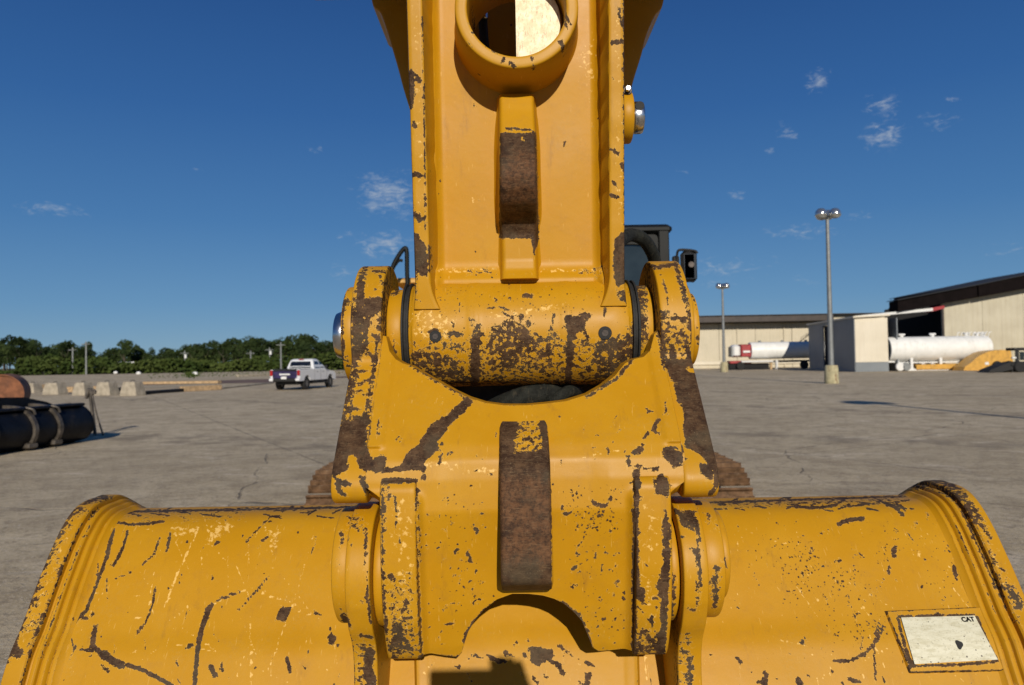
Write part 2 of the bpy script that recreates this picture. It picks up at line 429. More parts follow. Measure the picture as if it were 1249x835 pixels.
# ------------------------------------------------------------------ ground and setting
def ground_mats():
    m, t = newmat('dusty_concrete_lot')
    P = t.node('ShaderNodeTexCoord').outputs['Object']
    n1 = t.noise(P, .12, 6, .6); n2 = t.noise(P, 1.1, 8, .65); n3 = t.noise(P, 14, 6, .7); n5 = t.noise(P, 90, 3, .6)
    st = t.noise(t.scaled(P, (.75, 1.1, 1)), 1.1, 9, .70, 1.6); n4 = t.noise(P, 4.5, 8, .72); ln = t.noise(t.scaled(P, (.8, 1.25, 1)), .75, 10, .74, 1.2)
    c = t.mix(t.step(n1, .35, .65), (0.427, 0.331, 0.201), (0.533, 0.423, 0.269))
    c = t.mix(t.m('MULTIPLY', t.step(n2, .42, .62), .68), c, (0.320, 0.241, 0.142))
    c = t.mix(t.m('MULTIPLY', t.step(st, .50, .66), .60), c, (0.262, 0.198, 0.117))
    c = t.mix(t.m('MULTIPLY', t.step(ln, .53, .66), .65), c, (0.640, 0.522, 0.367))
    c = t.mix(t.m('MULTIPLY', t.step(n4, .50, .62), .60), c, (0.242, 0.180, 0.117))
    c = t.mix(t.m('MULTIPLY', t.step(n3, .52, .66), .65), c, (0.165, 0.124, 0.081))
    c = t.mix(t.m('MULTIPLY', t.step(t.noise(P, 26, 5, .75), .56, .64), .75), c, (0.679, 0.576, 0.429))
    c = t.mix(t.m('MULTIPLY', t.step(n5, .54, .68), .60), c, (0.640, 0.540, 0.406))
    c = t.mix(t.m('MULTIPLY', t.step(t.noise(t.scaled(P, (.8, 1.0, 1)), .33, 5, .6, .8), .62, .70), .35), c, (0.145, 0.108, 0.078))
    vo = t.node('ShaderNodeTexVoronoi', {'Vector': P, 'Scale': 9.0}); vs = t.node('ShaderNodeSeparateXYZ', {'Vector': vo.outputs['Color']})
    peb = t.m('MULTIPLY', t.m('LESS_THAN', vo.outputs['Distance'], t.m('MULTIPLY', vs.outputs[0], .12)), t.m('GREATER_THAN', vs.outputs[1], .6))
    c = t.mix(peb, c, t.mix(t.m('GREATER_THAN', vs.outputs[2], .35), (.07, .06, .05), (.50, .47, .42)))
    wp = t.vm('ADD', P, t.vm('MULTIPLY', t.node('ShaderNodeTexNoise', {'Vector': P, 'Scale': .7, 'Detail': 5.0}).outputs[1], (.9, .9, 0)))
    cr = t.node('ShaderNodeTexVoronoi', {'Vector': wp, 'Scale': .16}, feature='DISTANCE_TO_EDGE')
    crk = t.m('MULTIPLY', t.m('SUBTRACT', 1.0, t.step(cr.outputs['Distance'], .0008, .0035)), t.step(n2, .38, .55))
    # slab joints
    sp = t.node('ShaderNodeSeparateXYZ', {'Vector': t.vm('ADD', P, t.vm('MULTIPLY', t.node('ShaderNodeTexNoise', {'Vector': P, 'Scale': 1.5}).outputs[1], (.05, .05, 0)))})
    rx = t.m('ADD', t.m('MULTIPLY', sp.outputs[0], .86), t.m('MULTIPLY', sp.outputs[1], .5)); ry = t.m('SUBTRACT', t.m('MULTIPLY', sp.outputs[1], .86), t.m('MULTIPLY', sp.outputs[0], .5))
    jx = t.m('ABSOLUTE', t.m('SUBTRACT', t.m('FRACT', t.m('DIVIDE', rx, 7.5)), .5)); jy = t.m('ABSOLUTE', t.m('SUBTRACT', t.m('FRACT', t.m('DIVIDE', ry, 6.0)), .5))
    j = t.m('MULTIPLY', t.m('LESS_THAN', t.m('MINIMUM', jx, jy), .0035), t.step(n2, .3, .5))
    crk = t.m('MAXIMUM', crk, t.m('MULTIPLY', j, .8))
    c = t.mix(t.m('MULTIPLY', crk, .6), c, (.10, .08, .06))
    wv = t.node('ShaderNodeTexWave', {'Vector': P, 'Scale': .045, 'Distortion': 9.0, 'Detail': 3.0, 'Detail Scale': .6}, wave_type='BANDS', bands_direction='DIAGONAL')
    c = t.mix(t.m('MULTIPLY', t.m('MULTIPLY', t.step(wv.outputs['Fac'], .93, .99), t.step(n2, .40, .60)), .38), c, (.13, .105, .08))
    h = t.m('SUBTRACT', t.m('ADD', t.m('MULTIPLY', n3, .6), t.m('ADD', n2, t.m('MULTIPLY', n5, .25))), t.m('MULTIPLY', crk, .8))
    c = t.mix(1.0, c, (1.09, 1.14, 1.22), 'MULTIPLY')
    out(t, c, .92, 0, h, .02, spec=.2)
    m2, t = newmat('grassy_soil')
    P = t.node('ShaderNodeTexCoord').outputs['Object']
    c = t.mix(t.step(t.noise(P, .06, 6), .4, .65), (.07, .075, .025), (.15, .125, .075))
    out(t, c, .95, 0, t.noise(P, 2, 6), .15, spec=.1)
    return m, m2
MLOT, MSOIL = ground_mats()
g = MB().grid([[(x, y, -.03) for x in (-3000, -500, 0, 500, 3000)] for y in (-3000, -200, 200, 3000)]).build('ground', MSOIL, smooth=False); structure(g)
g = MB().grid([[(x, y, 0) for x in np.linspace(-230, 160, 40)] for y in np.linspace(-80, 172, 26)]).build('concrete_lot', MLOT, smooth=False); structure(g)

# the photographer holding up the phone: only the shadow of the phone and hand reaches the picture
mb = MB(); mb.box((.066, -.0115, CAMZ - .020), (.164, .009, .078), b=.0035)
ph = mb.build('smartphone', plain('phone_black', (.02, .02, .022), .3), origin=(.066, -.0115, CAMZ - .059)); tag(ph, 'dark smartphone held up sideways, casting the blurred shadow low on the bucket', 'phone')
def skin(name, chains, mat, parent, sub=2):
    vs, rs_, es = [], [], []
    idx = {}
    for ch in chains:
        prev = None
        for p in ch:
            k = tuple(round(c, 4) for c in p[:3])
            if k not in idx: idx[k] = len(vs); vs.append(k); rs_.append(p[3])
            if prev is not None: es.append((prev, idx[k]))
            prev = idx[k]
    me = bpy.data.meshes.new(name); me.from_pydata(vs, es, []); o = bpy.data.objects.new(name, me); col.objects.link(o)
    o.parent = parent
    sk = o.modifiers.new('Skin', 'SKIN'); sk.use_smooth_shade = True; sd = o.modifiers.new('Sub', 'SUBSURF'); sd.levels = sd.render_levels = sub
    for i, r_ in enumerate(rs_): me.skin_vertices[0].data[i].radius = (r_, r_)
    me.skin_vertices[0].data[0].use_root = True
    me.materials.append(mat); return o
PB = (0.10, -.56, 0); person = empty('person', PB); person['_o'] = (0, 0, 0)
tag(person, 'person in dark work clothes holding a phone up with both hands', 'person')
mskin = plain('skin', (.42, .24, .16), .55, var=.08); mjack = plain('navy_jacket', (.03, .035, .06), .9, var=.3, scale=20); mtrs = plain('dark_trousers', (.03, .03, .032), .9); mhair = plain('brown_hair', (.04, .025, .015), .8)
skin('body', [[(0, 0, .98, .13), (0, 0, 1.12, .13), (0, 0, 1.30, .14), (0, .01, 1.43, .12), (0, .01, 1.51, .055), (0, .02, 1.58, .055), (0, .03, 1.66, .082), (0, .03, 1.73, .075)],
     [(0, .01, 1.43, .12), (.17, .01, 1.42, .065), (.25, .10, 1.22, .05), (.20, .36, 1.50, .038), (.155, .50, 1.70, .027)],
     [(0, .01, 1.43, .12), (-.17, .01, 1.42, .065), (-.26, .10, 1.22, .05), (-.20, .34, 1.48, .038), (-.10, .50, 1.68, .027)]], mjack, person)
skin('trousers', [[(0, 0, .97, .13), (.10, 0, .88, .10), (.11, .02, .50, .068), (.12, 0, .12, .055)], [(0, 0, .97, .13), (-.10, 0, .88, .10), (-.11, .02, .50, .068), (-.12, 0, .12, .055)]], mtrs, person)
for s_ in (-1, 1): skin('shoe', [[(s_ * .12, -.04, .06, .048), (s_ * .125, .08, .05, .045), (s_ * .13, .17, .035, .034)]], MBLK, person)
# head with nose, ears, eyes and hair
mb = MB(); rows = []
for i in range(15):
    t_ = math.pi * i / 14; rows.append([((.076 - .012 * (t_ / math.pi) ** 2) * math.sin(t_) * math.cos(a_), .03 + .095 * math.sin(t_) * math.sin(a_) + .01 * (t_ / math.pi), 1.69 + .118 * math.cos(t_)) for a_ in [6.2832 * k / 20 for k in range(20)]])
hd = mb.grid(rows, closed_u=True).build('head', mskin, person, world=False)
mb = MB().grid([[(0, .120, 1.70), (.006, .125, 1.70), (-.006, .125, 1.70)], [(0, .125, 1.665), (.015, .135, 1.668), (-.015, .135, 1.668)], [(0, .155, 1.665), (.012, .13, 1.658), (-.012, .13, 1.658)]], closed_u=True, cap=True); mb.build('nose', mskin, hd, world=False)
for s_ in (-1, 1):
    MB().cyl((s_ * .028, .112, 1.70), (s_ * .028, .121, 1.70), .010, 12, ch=.002).build('eye', MBLK, hd, world=False)
    MB().box((s_ * .076, .02, 1.685), (.014, .03, .055), b=.005).build('ear', mskin, hd, world=False)
MB().box((0, .118, 1.635), (.044, .012, .010), b=.004).build('mouth', plain('lips', (.28, .10, .08), .5), hd, world=False)
mb = MB(); rows = []
for i in range(10):
    t_ = math.pi * .58 * i / 9; rows.append([(.084 * math.sin(t_) * math.cos(a_), .022 + .103 * math.sin(t_) * math.sin(a_) - .012, 1.70 + .122 * math.cos(t_)) for a_ in [6.2832 * k / 20 for k in range(20)]])
mb.grid(rows, closed_u=True).build('hair', mhair, hd, world=False)
# right hand closes on the right end of the phone, left hand steadies the lower left corner
ox_, oy_ = -PB[0], -PB[1]
def P3(x, y, z, r_): return (x + ox_, y + oy_, z, r_)
rh = [[P3(.172, -.052, 1.735, .019), P3(.160, -.045, 1.765, .021), P3(.158, -.040, 1.785, .016)]]
for k, (fx, top, rr_) in enumerate(((.098, 1.832, .0085), (.113, 1.836, .009), (.128, 1.834, .009), (.143, 1.828, .008))):
    rh.append([P3(.160, -.045, 1.765, .021), P3(.120 + k * .012, -.040, 1.800, .010), P3(fx + .006, -.028, 1.822, rr_), P3(fx, -.008, top, rr_ * .95), P3(fx - .002, .004, top - .010, rr_ * .8)])
rh.append([P3(.160, -.045, 1.765, .021), P3(.150, -.035, 1.742, .012), P3(.128, -.026, 1.738, .010), P3(.110, -.024, 1.745, .008)])
skin('hand', rh, mskin, person)
lh = [[P3(-.10, -.06, 1.69, .019), P3(-.055, -.045, 1.715, .021)]]
for k, (fx, zz) in enumerate(((.000, 1.742), (.008, 1.730), (.004, 1.716), (-.006, 1.703))):
    lh.append([P3(-.055, -.045, 1.715, .021), P3(-.03, -.03, 1.735 - k * .012, .010), P3(-.012, -.012, 1.738 - k * .012, .0085), P3(fx, -.002, zz - .004, .0075)])
lh.append([P3(-.055, -.045, 1.715, .021), P3(-.035, -.040, 1.742, .012), P3(-.016, -.028, 1.752, .009)])
skin('hand', lh, mskin, person)
# ------------------------------------------------------------------ THE EXCAVATOR
MO = (X0, 7.0, 0.0)
ex = empty('excavator', MO)
tag(ex, 'large worn yellow tracked excavator facing the viewer with its bucket curled down in front', 'excavator')
C, PG = 'chip', 'P'
def L(st, w, *p, ch='chip'): return (ch, 'L', st, w, list(p))
def Pg(st, f, *p, ch='chip'): return (ch, 'P', st, f, list(p))

# ---- wear traced for the lower casting
LOW = [
    Pg(.60, 4, (424, 378), (446, 372), (440, 425), (420, 450), (412, 470), (412, 520), (430, 520), (436, 470), (446, 420)), L(.8, 5, (430, 392), (446, 396)), L(.8, 5, (428, 404), (444, 410)), L(.75, 6, (426, 418), (440, 424)), L(.9, 7, (442, 345), (440, 365)), L(.7, 5, (455, 330), (470, 332)), L(.65, 5, (422, 455), (446, 452)), L(.6, 6, (412, 490), (425, 500), (440, 498)),
    L(1, 9, (447, 322), (438, 350), (430, 380), (424, 430), (415, 480), (408, 520), (405, 560)),
    L(1, 8, (479, 320), (471, 350), (466, 375), (461, 413), (456, 450), (451, 480), (447, 530)),
    L(.9, 7, (450, 321), (480, 321)), L(.6, 5, (463, 335), (466, 345), (458, 352)),
    Pg(.78, 3, (436, 363), (468, 360), (464, 380), (452, 392), (449, 430), (425, 446), (430, 400)),
    L(.9, 5, (432, 428), (450, 430), (458, 440)), L(.62, 6, (420, 455), (428, 470), (445, 480)), L(.62, 9, (418, 505), (440, 512)),
    L(.55, 5, (458, 375), (456, 410)), L(.6, 6, (436, 470), (450, 462)),
    Pg(1.15, 3, (413, 521), (449, 503), (446, 545), (452, 556), (470, 565), (468, 576), (440, 573), (432, 552), (424, 560), (425, 574), (404, 578), (403, 545), (408, 520)),
    L(.95, 9, (414, 588), (424, 590)), L(.9, 8, (441, 583), (447, 600)), L(.75, 6, (408, 580), (414, 600), (424, 604)),
    Pg(1.05, 2, (568, 484), (577, 489), (570, 499), (548, 519), (534, 539), (536, 548), (526, 556), (513, 567), (500, 573), (490, 566), (496, 551), (510, 543), (525, 518), (545, 506)),
    L(.95, 7, (455, 562), (468, 558), (466, 574), (490, 572), (515, 570)), L(.7, 4, (535, 560), (540, 552), (536, 566)), L(.6, 4, (545, 556), (549, 548)),
    L(.9, 5, (516, 560), (517, 585)), L(1, 7, (468, 586), (508, 586)),
    L(1.0, 6, (467, 590), (467, 700), (472, 770), (480, 806)), L(1.0, 5, (508, 588), (510, 650), (511, 740), (514, 806)),
    L(.8, 4, (484, 607), (484, 645)), L(.6, 4, (486, 655), (488, 662)), L(.7, 6, (472, 588), (475, 602), (470, 622)),
    Pg(.46, 8, (470, 700), (506, 695), (512, 806), (476, 806)), Pg(.7, 6, (472, 752), (492, 760), (505, 790), (480, 806), (474, 780)),
    # right
    L(1, 9, (783, 320), (792, 345), (800, 380), (806, 410), (812, 445)), L(.9, 6, (824, 322), (838, 370), (848, 435)), L(.8, 6, (786, 322), (800, 326), (822, 322)),
    Pg(.47, 5, (800, 372), (842, 385), (848, 440), (812, 440)), L(.8, 5, (815, 388), (838, 388)), L(.75, 4, (812, 403), (840, 410)), L(.6, 4, (806, 335), (812, 352), (815, 372)), L(.8, 6, (820, 420), (822, 440)), L(.8, 6, (838, 418), (842, 440)),
    Pg(1.15, 3, (812, 438), (850, 438), (866, 490), (876, 545), (875, 580), (862, 562), (852, 552), (836, 545), (834, 520), (824, 478), (814, 452)),
    ('chip', 'L', -.75, 9, [(840, 450), (848, 452)]), ('chip', 'L', -.7, 10, [(830, 496), (833, 508)]), ('chip', 'L', -.6, 5, [(822, 464), (826, 468)]),
    L(1, 10, (858, 570), (866, 582)), L(1, 6, (874, 560), (874, 592), (866, 602)), L(.7, 5, (868, 566), (855, 578)),
    Pg(1.0, 4, (807, 548), (818, 543), (834, 550), (836, 562), (826, 572), (812, 562)), Pg(.95, 3, (798, 582), (808, 576), (818, 592), (814, 606), (800, 604), (796, 594)),
    L(.9, 7, (773, 552), (783, 544), (781, 550)), L(.8, 5, (776, 567), (790, 572), (802, 572)), L(.8, 5, (803, 512), (796, 522), (804, 528)), L(.7, 4, (787, 496), (795, 502), (790, 503)), L(.8, 5, (772, 494)), L(.7, 4, (785, 535), (790, 528)),
    L(.7, 4, (812, 490), (812, 505)), L(.8, 6, (766, 558), (768, 566)),
    Pg(1.0, 3, (772, 586), (782, 586), (780, 620), (778, 660), (780, 712), (788, 720), (784, 735), (776, 730), (778, 800), (770, 800)),
    Pg(.95, 3, (808, 640), (812, 620), (818, 640), (818, 690), (814, 760), (812, 802), (798, 802), (806, 770), (805, 730), (800, 715), (808, 690)),
    Pg(.6, 5, (776, 765), (806, 770), (812, 804), (774, 804)), L(.7, 3, (778, 742), (800, 728), (808, 724)), L(.8, 8, (811, 660)), L(.7, 6, (788, 688)), L(.65, 3, (782, 745), (795, 760), (790, 775)), L(.65, 3, (800, 740), (792, 765)),
    L(.7, 4, (772, 566), (774, 584)), L(.9, 9, (776, 575), (777, 600)),
    # arch and crescent rims
    L(.8, 6, (566, 782), (571, 768), (582, 754), (602, 737)), L(.8, 6, (686, 735), (706, 750), (716, 770), (721, 792)), L(.7, 4, (722, 795), (765, 797)), L(.7, 4, (520, 801), (560, 801)),
    L(.8, 5, (716, 484), (738, 470), (752, 462), (770, 440)), L(.6, 4, (500, 446), (540, 470), (575, 488)),
    L(.65, 4, (555, 700), (562, 705)), L(.7, 5, (543, 762), (553, 760)), L(.7, 6, (578, 640), (582, 650)), L(.75, 6, (571, 675), (574, 684)), L(.6, 5, (579, 712)), L(.7, 5, (698, 695), (704, 690)), L(.65, 5, (720, 703)), L(.65, 5, (735, 692)), L(.6, 4, (728, 670), (726, 680)), L(.6, 5, (750, 662)),
    L(.7, 4, (726, 545), (727, 556)), L(.6, 3, (740, 545), (744, 556)), L(.55, 3, (575, 552)), L(.6, 4, (462, 510), (461, 530)), L(.55, 3, (494, 465)), L(.7, 4, (490, 537), (488, 541)), L(.55, 3, (536, 480), (544, 500)),
    Pg(.9, 12, (680, 596), (765, 585), (770, 660), (700, 665), ch='speck'), Pg(.5, 20, (520, 590), (600, 590), (600, 790), (520, 790), ch='speck'), Pg(.55, 20, (680, 600), (765, 600), (765, 790), (680, 760), ch='speck'),
    L(.8, 4, (684, 615), (690, 628), (700, 622)), L(.8, 5, (722, 612), (738, 618), (745, 606)), L(.6, 4, (755, 596), (760, 600)),
    L(.5, 4, (700, 560), (760, 548), ch='scuff'), L(.45, 12, (520, 565), (600, 575), ch='scuff'),
    Pg(.36, 10, (470, 600), (508, 600), (508, 800), (478, 800), ch='scuff'), Pg(.36, 10, (780, 610), (806, 610), (804, 790), (780, 790), ch='scuff'),
]
rs = random.Random(8)
for i in range(120):
    x = rs.choice((rs.uniform(515, 600), rs.uniform(675, 765))); y = rs.uniform(590, 795); a_ = rs.uniform(0, 3.1); l_ = rs.choice((1, 2, 3, 5, 7))
    LOW.append(L(rs.uniform(.5, .72), rs.uniform(2.4, 4.2), (x, y), (x + l_ * math.cos(a_), y + l_ * math.sin(a_))))
for i in range(70):
    x = rs.uniform(465, 800); y = rs.uniform(500, 590); a_ = rs.uniform(0, 3.1); l_ = rs.choice((1, 2, 4, 8))
    LOW.append(L(rs.uniform(.45, .66), rs.uniform(2.2, 3.6), (x, y), (x + l_ * math.cos(a_), y + l_ * math.sin(a_))))
# bare ears
EARC = (1.47, 1.853)
def lf(side):   # mirrored helper for u ranges
    return (lambda a, b: (a, b)) if side > 0 else (lambda a, b: (-b, -a))
# profile of the ears of the lower casting
ear_prof = [(1.345, 1.80)] + [(1.30, 1.752), (1.25, 1.698), (1.212, 1.656), (1.188, 1.628), (1.177, 1.605), (1.180, 1.585), (1.200, 1.572), (1.24, 1.575)] \
    + [(1.36, 1.64), (1.50, 1.70), (1.59, 1.77)] + arc(EARC, .135, -32, 190, 50)[1:]
ear_prof = densify(fillet(ear_prof, .012, 3), .005)
low = cut = None
# front panel outline in (u, s): s is height z, mapped to depth with this curve
lowc = [(1.30, 1.96), (1.405, 1.90), (1.355, 1.84), (1.325, 1.80), (1.280, 1.75), (1.232, 1.698), (1.204, 1.665), (1.188, 1.640), (1.181, 1.610), (1.178, 1.56), (1.198, 1.47), (1.215, 1.39), (1.232, 1.33), (1.245, 1.30)]
lz = np.array([p[1] for p in lowc[1:]])[::-1]; ly = np.array([p[0] for p in lowc[1:]])[::-1]
def lowY(z): return float(np.interp(z, lz, ly))
def px_u(px, py, fn):
    """photo pixel -> (u,z) on the surface Y=fn(z)"""
    Y = 1.3
    for _ in range(40):
        p = atY(px, py, Y); Y = .5 * Y + .5 * fn(p.z)
    return (p.x - X0, p.z)
crest = [(461, 413), (467, 409), (472, 410), (476, 428), (483, 438), (492, 443), (502, 446), (520, 457), (540, 468), (556, 477), (573, 485), (592, 491), (615, 494), (642, 494), (665, 492), (690, 489), (716, 481), (735, 470), (750, 458), (762, 443), (772, 438), (785, 435), (792, 428), (797, 408), (801, 403), (806, 403)]
top = [px_u(a, b, lowY) for a, b in crest]
top[0] = (-.252, top[0][1]); top[-1] = (.252, top[-1][1])
arch = [(730, 794.5), (723, 790), (717, 775), (710, 758), (700, 747), (688, 737), (676, 731), (662, 727), (645, 725), (625, 725), (606, 732), (592, 743), (580, 756), (571, 771), (567, 783), (563, 797), (558, 802)]
ar_ = [px_u(a, b, lowY) for a, b in arch]
bz = 1.322
outline = top + [(.252, 1.66), (.252, 1.602), (.226, 1.585), (.192, 1.57), (.172, 1.56), (.172, bz)] + ar_ + [(-.172, bz)] + [(-.172, 1.56), (-.192, 1.57), (-.226, 1.585), (-.252, 1.602), (-.252, 1.66)]
def low_map(u, z):
    a = abs(u); Y = lowY(z)
    # raised pads next to the ears above the bend, like the fillet line in the casting
    e = min(max((a - .222) / .010, 0), 1) if z > 1.66 else 0
    Y -= .006 * e * e * (3 - 2 * e)
    k = min(max((.135 - a) / .03, 0), 1); Y += .004 * k * min(max((1.66 - z) / .05, 0), 1)
    e = min(max((a - .156) / .014, 0), 1) * min(max((1.60 - z) / .02, 0), 1); Y -= .014 * e * e
    return (X0 + u, Y + noise.noise(Vector((u * 9, z * 9, 1))) * .0018, z)
lk = cut_panel(outline, .0045, low_map, .05).build('coupler_link', MP, ex, wear=LOW, ang=50)
recalc(lk)
for s in (-1, 1):
    a, b = sorted((s * .251, s * .307))
    MB().sweep(ear_prof, a, b, .005, .004).build('ear', MP, lk, wear=LOW)
    # lower side flange
    fp = [(1.176, 1.612), (1.166, 1.60), (1.163, 1.55), (1.165, 1.47), (1.180, 1.39), (1.207, 1.335), (1.225, 1.312), (1.30, 1.312), (1.34, 1.36), (1.34, 1.612)]
    a, b = sorted((s * .171, s * .2275))
    MB().sweep(densify(fillet(fp, .012, 4), .005), a, b, .005, .004).build('flange', MP, lk, wear=LOW)
    # neck web between ear and flange
    nk = [(1.193, 1.60), (1.20, 1.56), (1.23, 1.53), (1.34, 1.53), (1.34, 1.64), (1.20, 1.64)]
    rows = []
    for i in range(17):
        t = i / 16; u = s * (.222 + t * .034); zb = 1.525 + .048 * (1 - (1 - t) ** 2) ** .5 * 1.0
        rows.append([(X0 + u, y + .002, z) for y, z in [(1.40, zb), (1.26, zb), (1.215, zb + .008), (1.195, zb + .022), (1.188, max(zb + .035, 1.615)), (1.192, 1.645), (1.25, 1.70)]])
    MB().grid(rows).build('neck', MP, lk, wear=LOW)
# central rib of the lower casting
RIBW = [Pg(1.2, 2, (609, 500), (664, 500), (672, 560), (673, 740), (608, 740), (609, 560)), ('chip', 'P', -.72, 3, [(622, 508), (658, 505), (663, 535), (664, 552), (625, 555), (626, 530), (632, 520)]),
        Pg(.8, 16, (600, 575), (680, 575), (680, 690), (600, 690), ch='rust'), L(.6, 6, (611, 640), (611, 700), ch='rust')]
def rib(path, hw_front, hw_base, name, parent, wear, capend=True):
    """path: (Yfront, Ybase, z) from top to bottom"""
    pts = []
    for i in range(len(path) - 1):
        a = Vector(path[i]); b = Vector(path[i + 1]); k = max(1, int(abs(a.z - b.z) / .004))
        for j in range(k): pts.append(a.lerp(b, j / k))
    pts.append(Vector(path[-1])); rows = []
    def wf(v, z): return v(z) if callable(v) else v
    for p in pts:
        f, bs, z = p; hf = wf(hw_front, z); hb = wf(hw_base, z); r = []
        d = bs - f
        left = [(-hb - .012, bs + .004), (-hb - .003, bs - d * .04), (-hb + .004, bs - d * .16), (-hf - (hb - hf) * .25, f + d * .45), (-hf - .001, f + min(.006, d * .3)), (-hf + .0015, f + min(.0018, d * .1)), (-hf + .004, f)]
        n = 14; mid = [(-hf + .004 + (2 * hf - .008) * k / n, f) for k in range(1, n)]
        right = [(-x, y) for x, y in reversed(left)]
        rows.append([(X0 + x, y, z) for x, y in left + mid + right])
    mb = MB().grid(rows)
    if capend:
        mb.add(rows[0] + rows[-1], [tuple(range(len(rows[0]))), tuple(reversed(range(len(rows[0]), 2 * len(rows[0]))))])
    o = mb.build(name, MP, parent, wear=wear, ang=45); recalc(o); return o
rib([(1.262, 1.285, 1.722), (1.235, 1.268, 1.700), (1.195, 1.24, 1.672), (1.160, 1.205, 1.632), (1.140, 1.19, 1.59), (1.128, 1.20, 1.54), (1.122, 1.21, 1.49), (1.124, 1.22, 1.468), (1.130, 1.225, 1.460), (1.180, 1.235, 1.436)], lambda z: .0385, lambda z: .0385 + .0085 * min(1, max(0, (z - 1.42) / .25)), 'rib', lk, RIBW)
# pivot pins and bosses of the lower casting
def disc(u0, u1, c, r, name, mat, parent, wear=None, ch=.004, seg=72, lab=None):
    return MB().sweep(arc(c, r, 0, 360 - 360 / seg, seg - 1), min(u0, u1), max(u0, u1), .008, ch).build(name, mat, parent, wear=wear, label=lab)
BW = [L(.8, 4, (420, 360), (418, 400), (418, 440)), L(.8, 6, (424, 366), (427, 370)), L(.7, 4, (426, 354)), L(.9, 5, (419, 425), (425, 448)),
      L(.7, 3, (838, 345), (848, 370), (852, 420)), L(.75, 4, (858, 380), (859, 410), (852, 440)), L(.6, 4, (850, 365)), L(.7, 8, (488, 352), (480, 358)), L(.6, 4, (478, 405), (480, 430)),
      Pg(.7, 4, (770, 340), (790, 345), (792, 420), (784, 430), (775, 380)), Pg(.3, 8, (470, 420), (500, 420), (500, 445), (470, 445))]
disc(-.3085, -.334, EARC, .095, 'boss', MP, lk, BW)
disc(.3085, .322, EARC, .097, 'boss', MP, lk, BW); disc(.3225, .338, EARC, .072, 'boss_cap', MP, lk, BW)
disc(-.3345, -.362, EARC, .046, 'pin', MCHR, lk, ch=.008)
for s in (-1, 1):
    disc(s * .2225, s * .2505, EARC, .088, 'inner_boss', MP, lk, BW)
    mb = MB(); mb.sweep(arc(EARC, .100, 0, 355, 71), *sorted((s * .2085, s * .2125)), .004, .001); mb.sweep(arc(EARC, .094, 0, 355, 71), *sorted((s * .2126, s * .2180)), .004, .001); mb.sweep(arc(EARC, .099, 0, 355, 71), *sorted((s * .2181, s * .2222)), .004, .001)
    mb.build('dust_seal', MBLK, lk)

# ---- upper casting
UPW = [
    L(.75, 5, (494, 0), (495, 60), (497, 110), (499, 200), (503, 290), (509, 340)), L(.95, 9, (502, 88), (500, 110), (501, 128)), L(.9, 7, (508, 92), (512, 98)), L(.7, 6, (497, 95), (505, 115)),
    L(.9, 7, (504, 212), (512, 214)), L(.8, 6, (505, 150), (507, 155)), L(.9, 8, (507, 262), (512, 268)), Pg(1.0, 2.5, (500, 283), (510, 285), (520, 300), (522, 338), (512, 335), (504, 320)), L(.7, 3, (517, 100), (518, 200), (519, 280)), L(.6, 3, (515, 20), (516, 90)),
    Pg(1.1, 2.5, (749, 292), (763, 280), (767, 340), (752, 352), (748, 330)), L(1.0, 6, (762, 0), (763, 150), (764, 280)), L(.9, 7, (748, 52), (758, 50)), L(.9, 6, (746, 183), (754, 186)), L(.9, 6, (747, 238), (754, 240)), L(.8, 5, (748, 222), (750, 225)), L(.85, 5, (758, 200), (764, 210)), L(.7, 4, (747, 95), (750, 98)), L(.8, 5, (755, 10), (758, 30)),
    L(.8, 8, (764, 356), (755, 360), (765, 366)), L(.4, 12, (503, 340), (507, 366)), L(.7, 5, (523, 300), (524, 330)),
    Pg(.34, 6, (500, 0), (515, 0), (518, 280), (505, 280), ch='scuff'), Pg(.36, 6, (747, 0), (760, 0), (762, 280), (748, 280), ch='scuff'),
    L(.65, 5, (578, 128), (580, 132)), L(.7, 5, (584, 246)), L(.6, 4, (688, 172), (690, 176)), L(.6, 4, (668, 233)), L(.6, 4, (724, 155)), L(.5, 4, (575, 240), (577, 252), ch='scuff'), L(.5, 3, (692, 236), (694, 240), ch='scuff'),
    Pg(.38, 10, (700, 60), (730, 40), (730, 150), (710, 120), ch='scuff'),
    Pg(.42, 4, (568, 326), (606, 324), (606, 336), (568, 338)), Pg(.42, 4, (700, 326), (740, 322), (740, 338), (700, 338)), L(.45, 8, (530, 330), (605, 330), ch='scuff'), L(.45, 8, (660, 330), (740, 330), ch='scuff'),
]
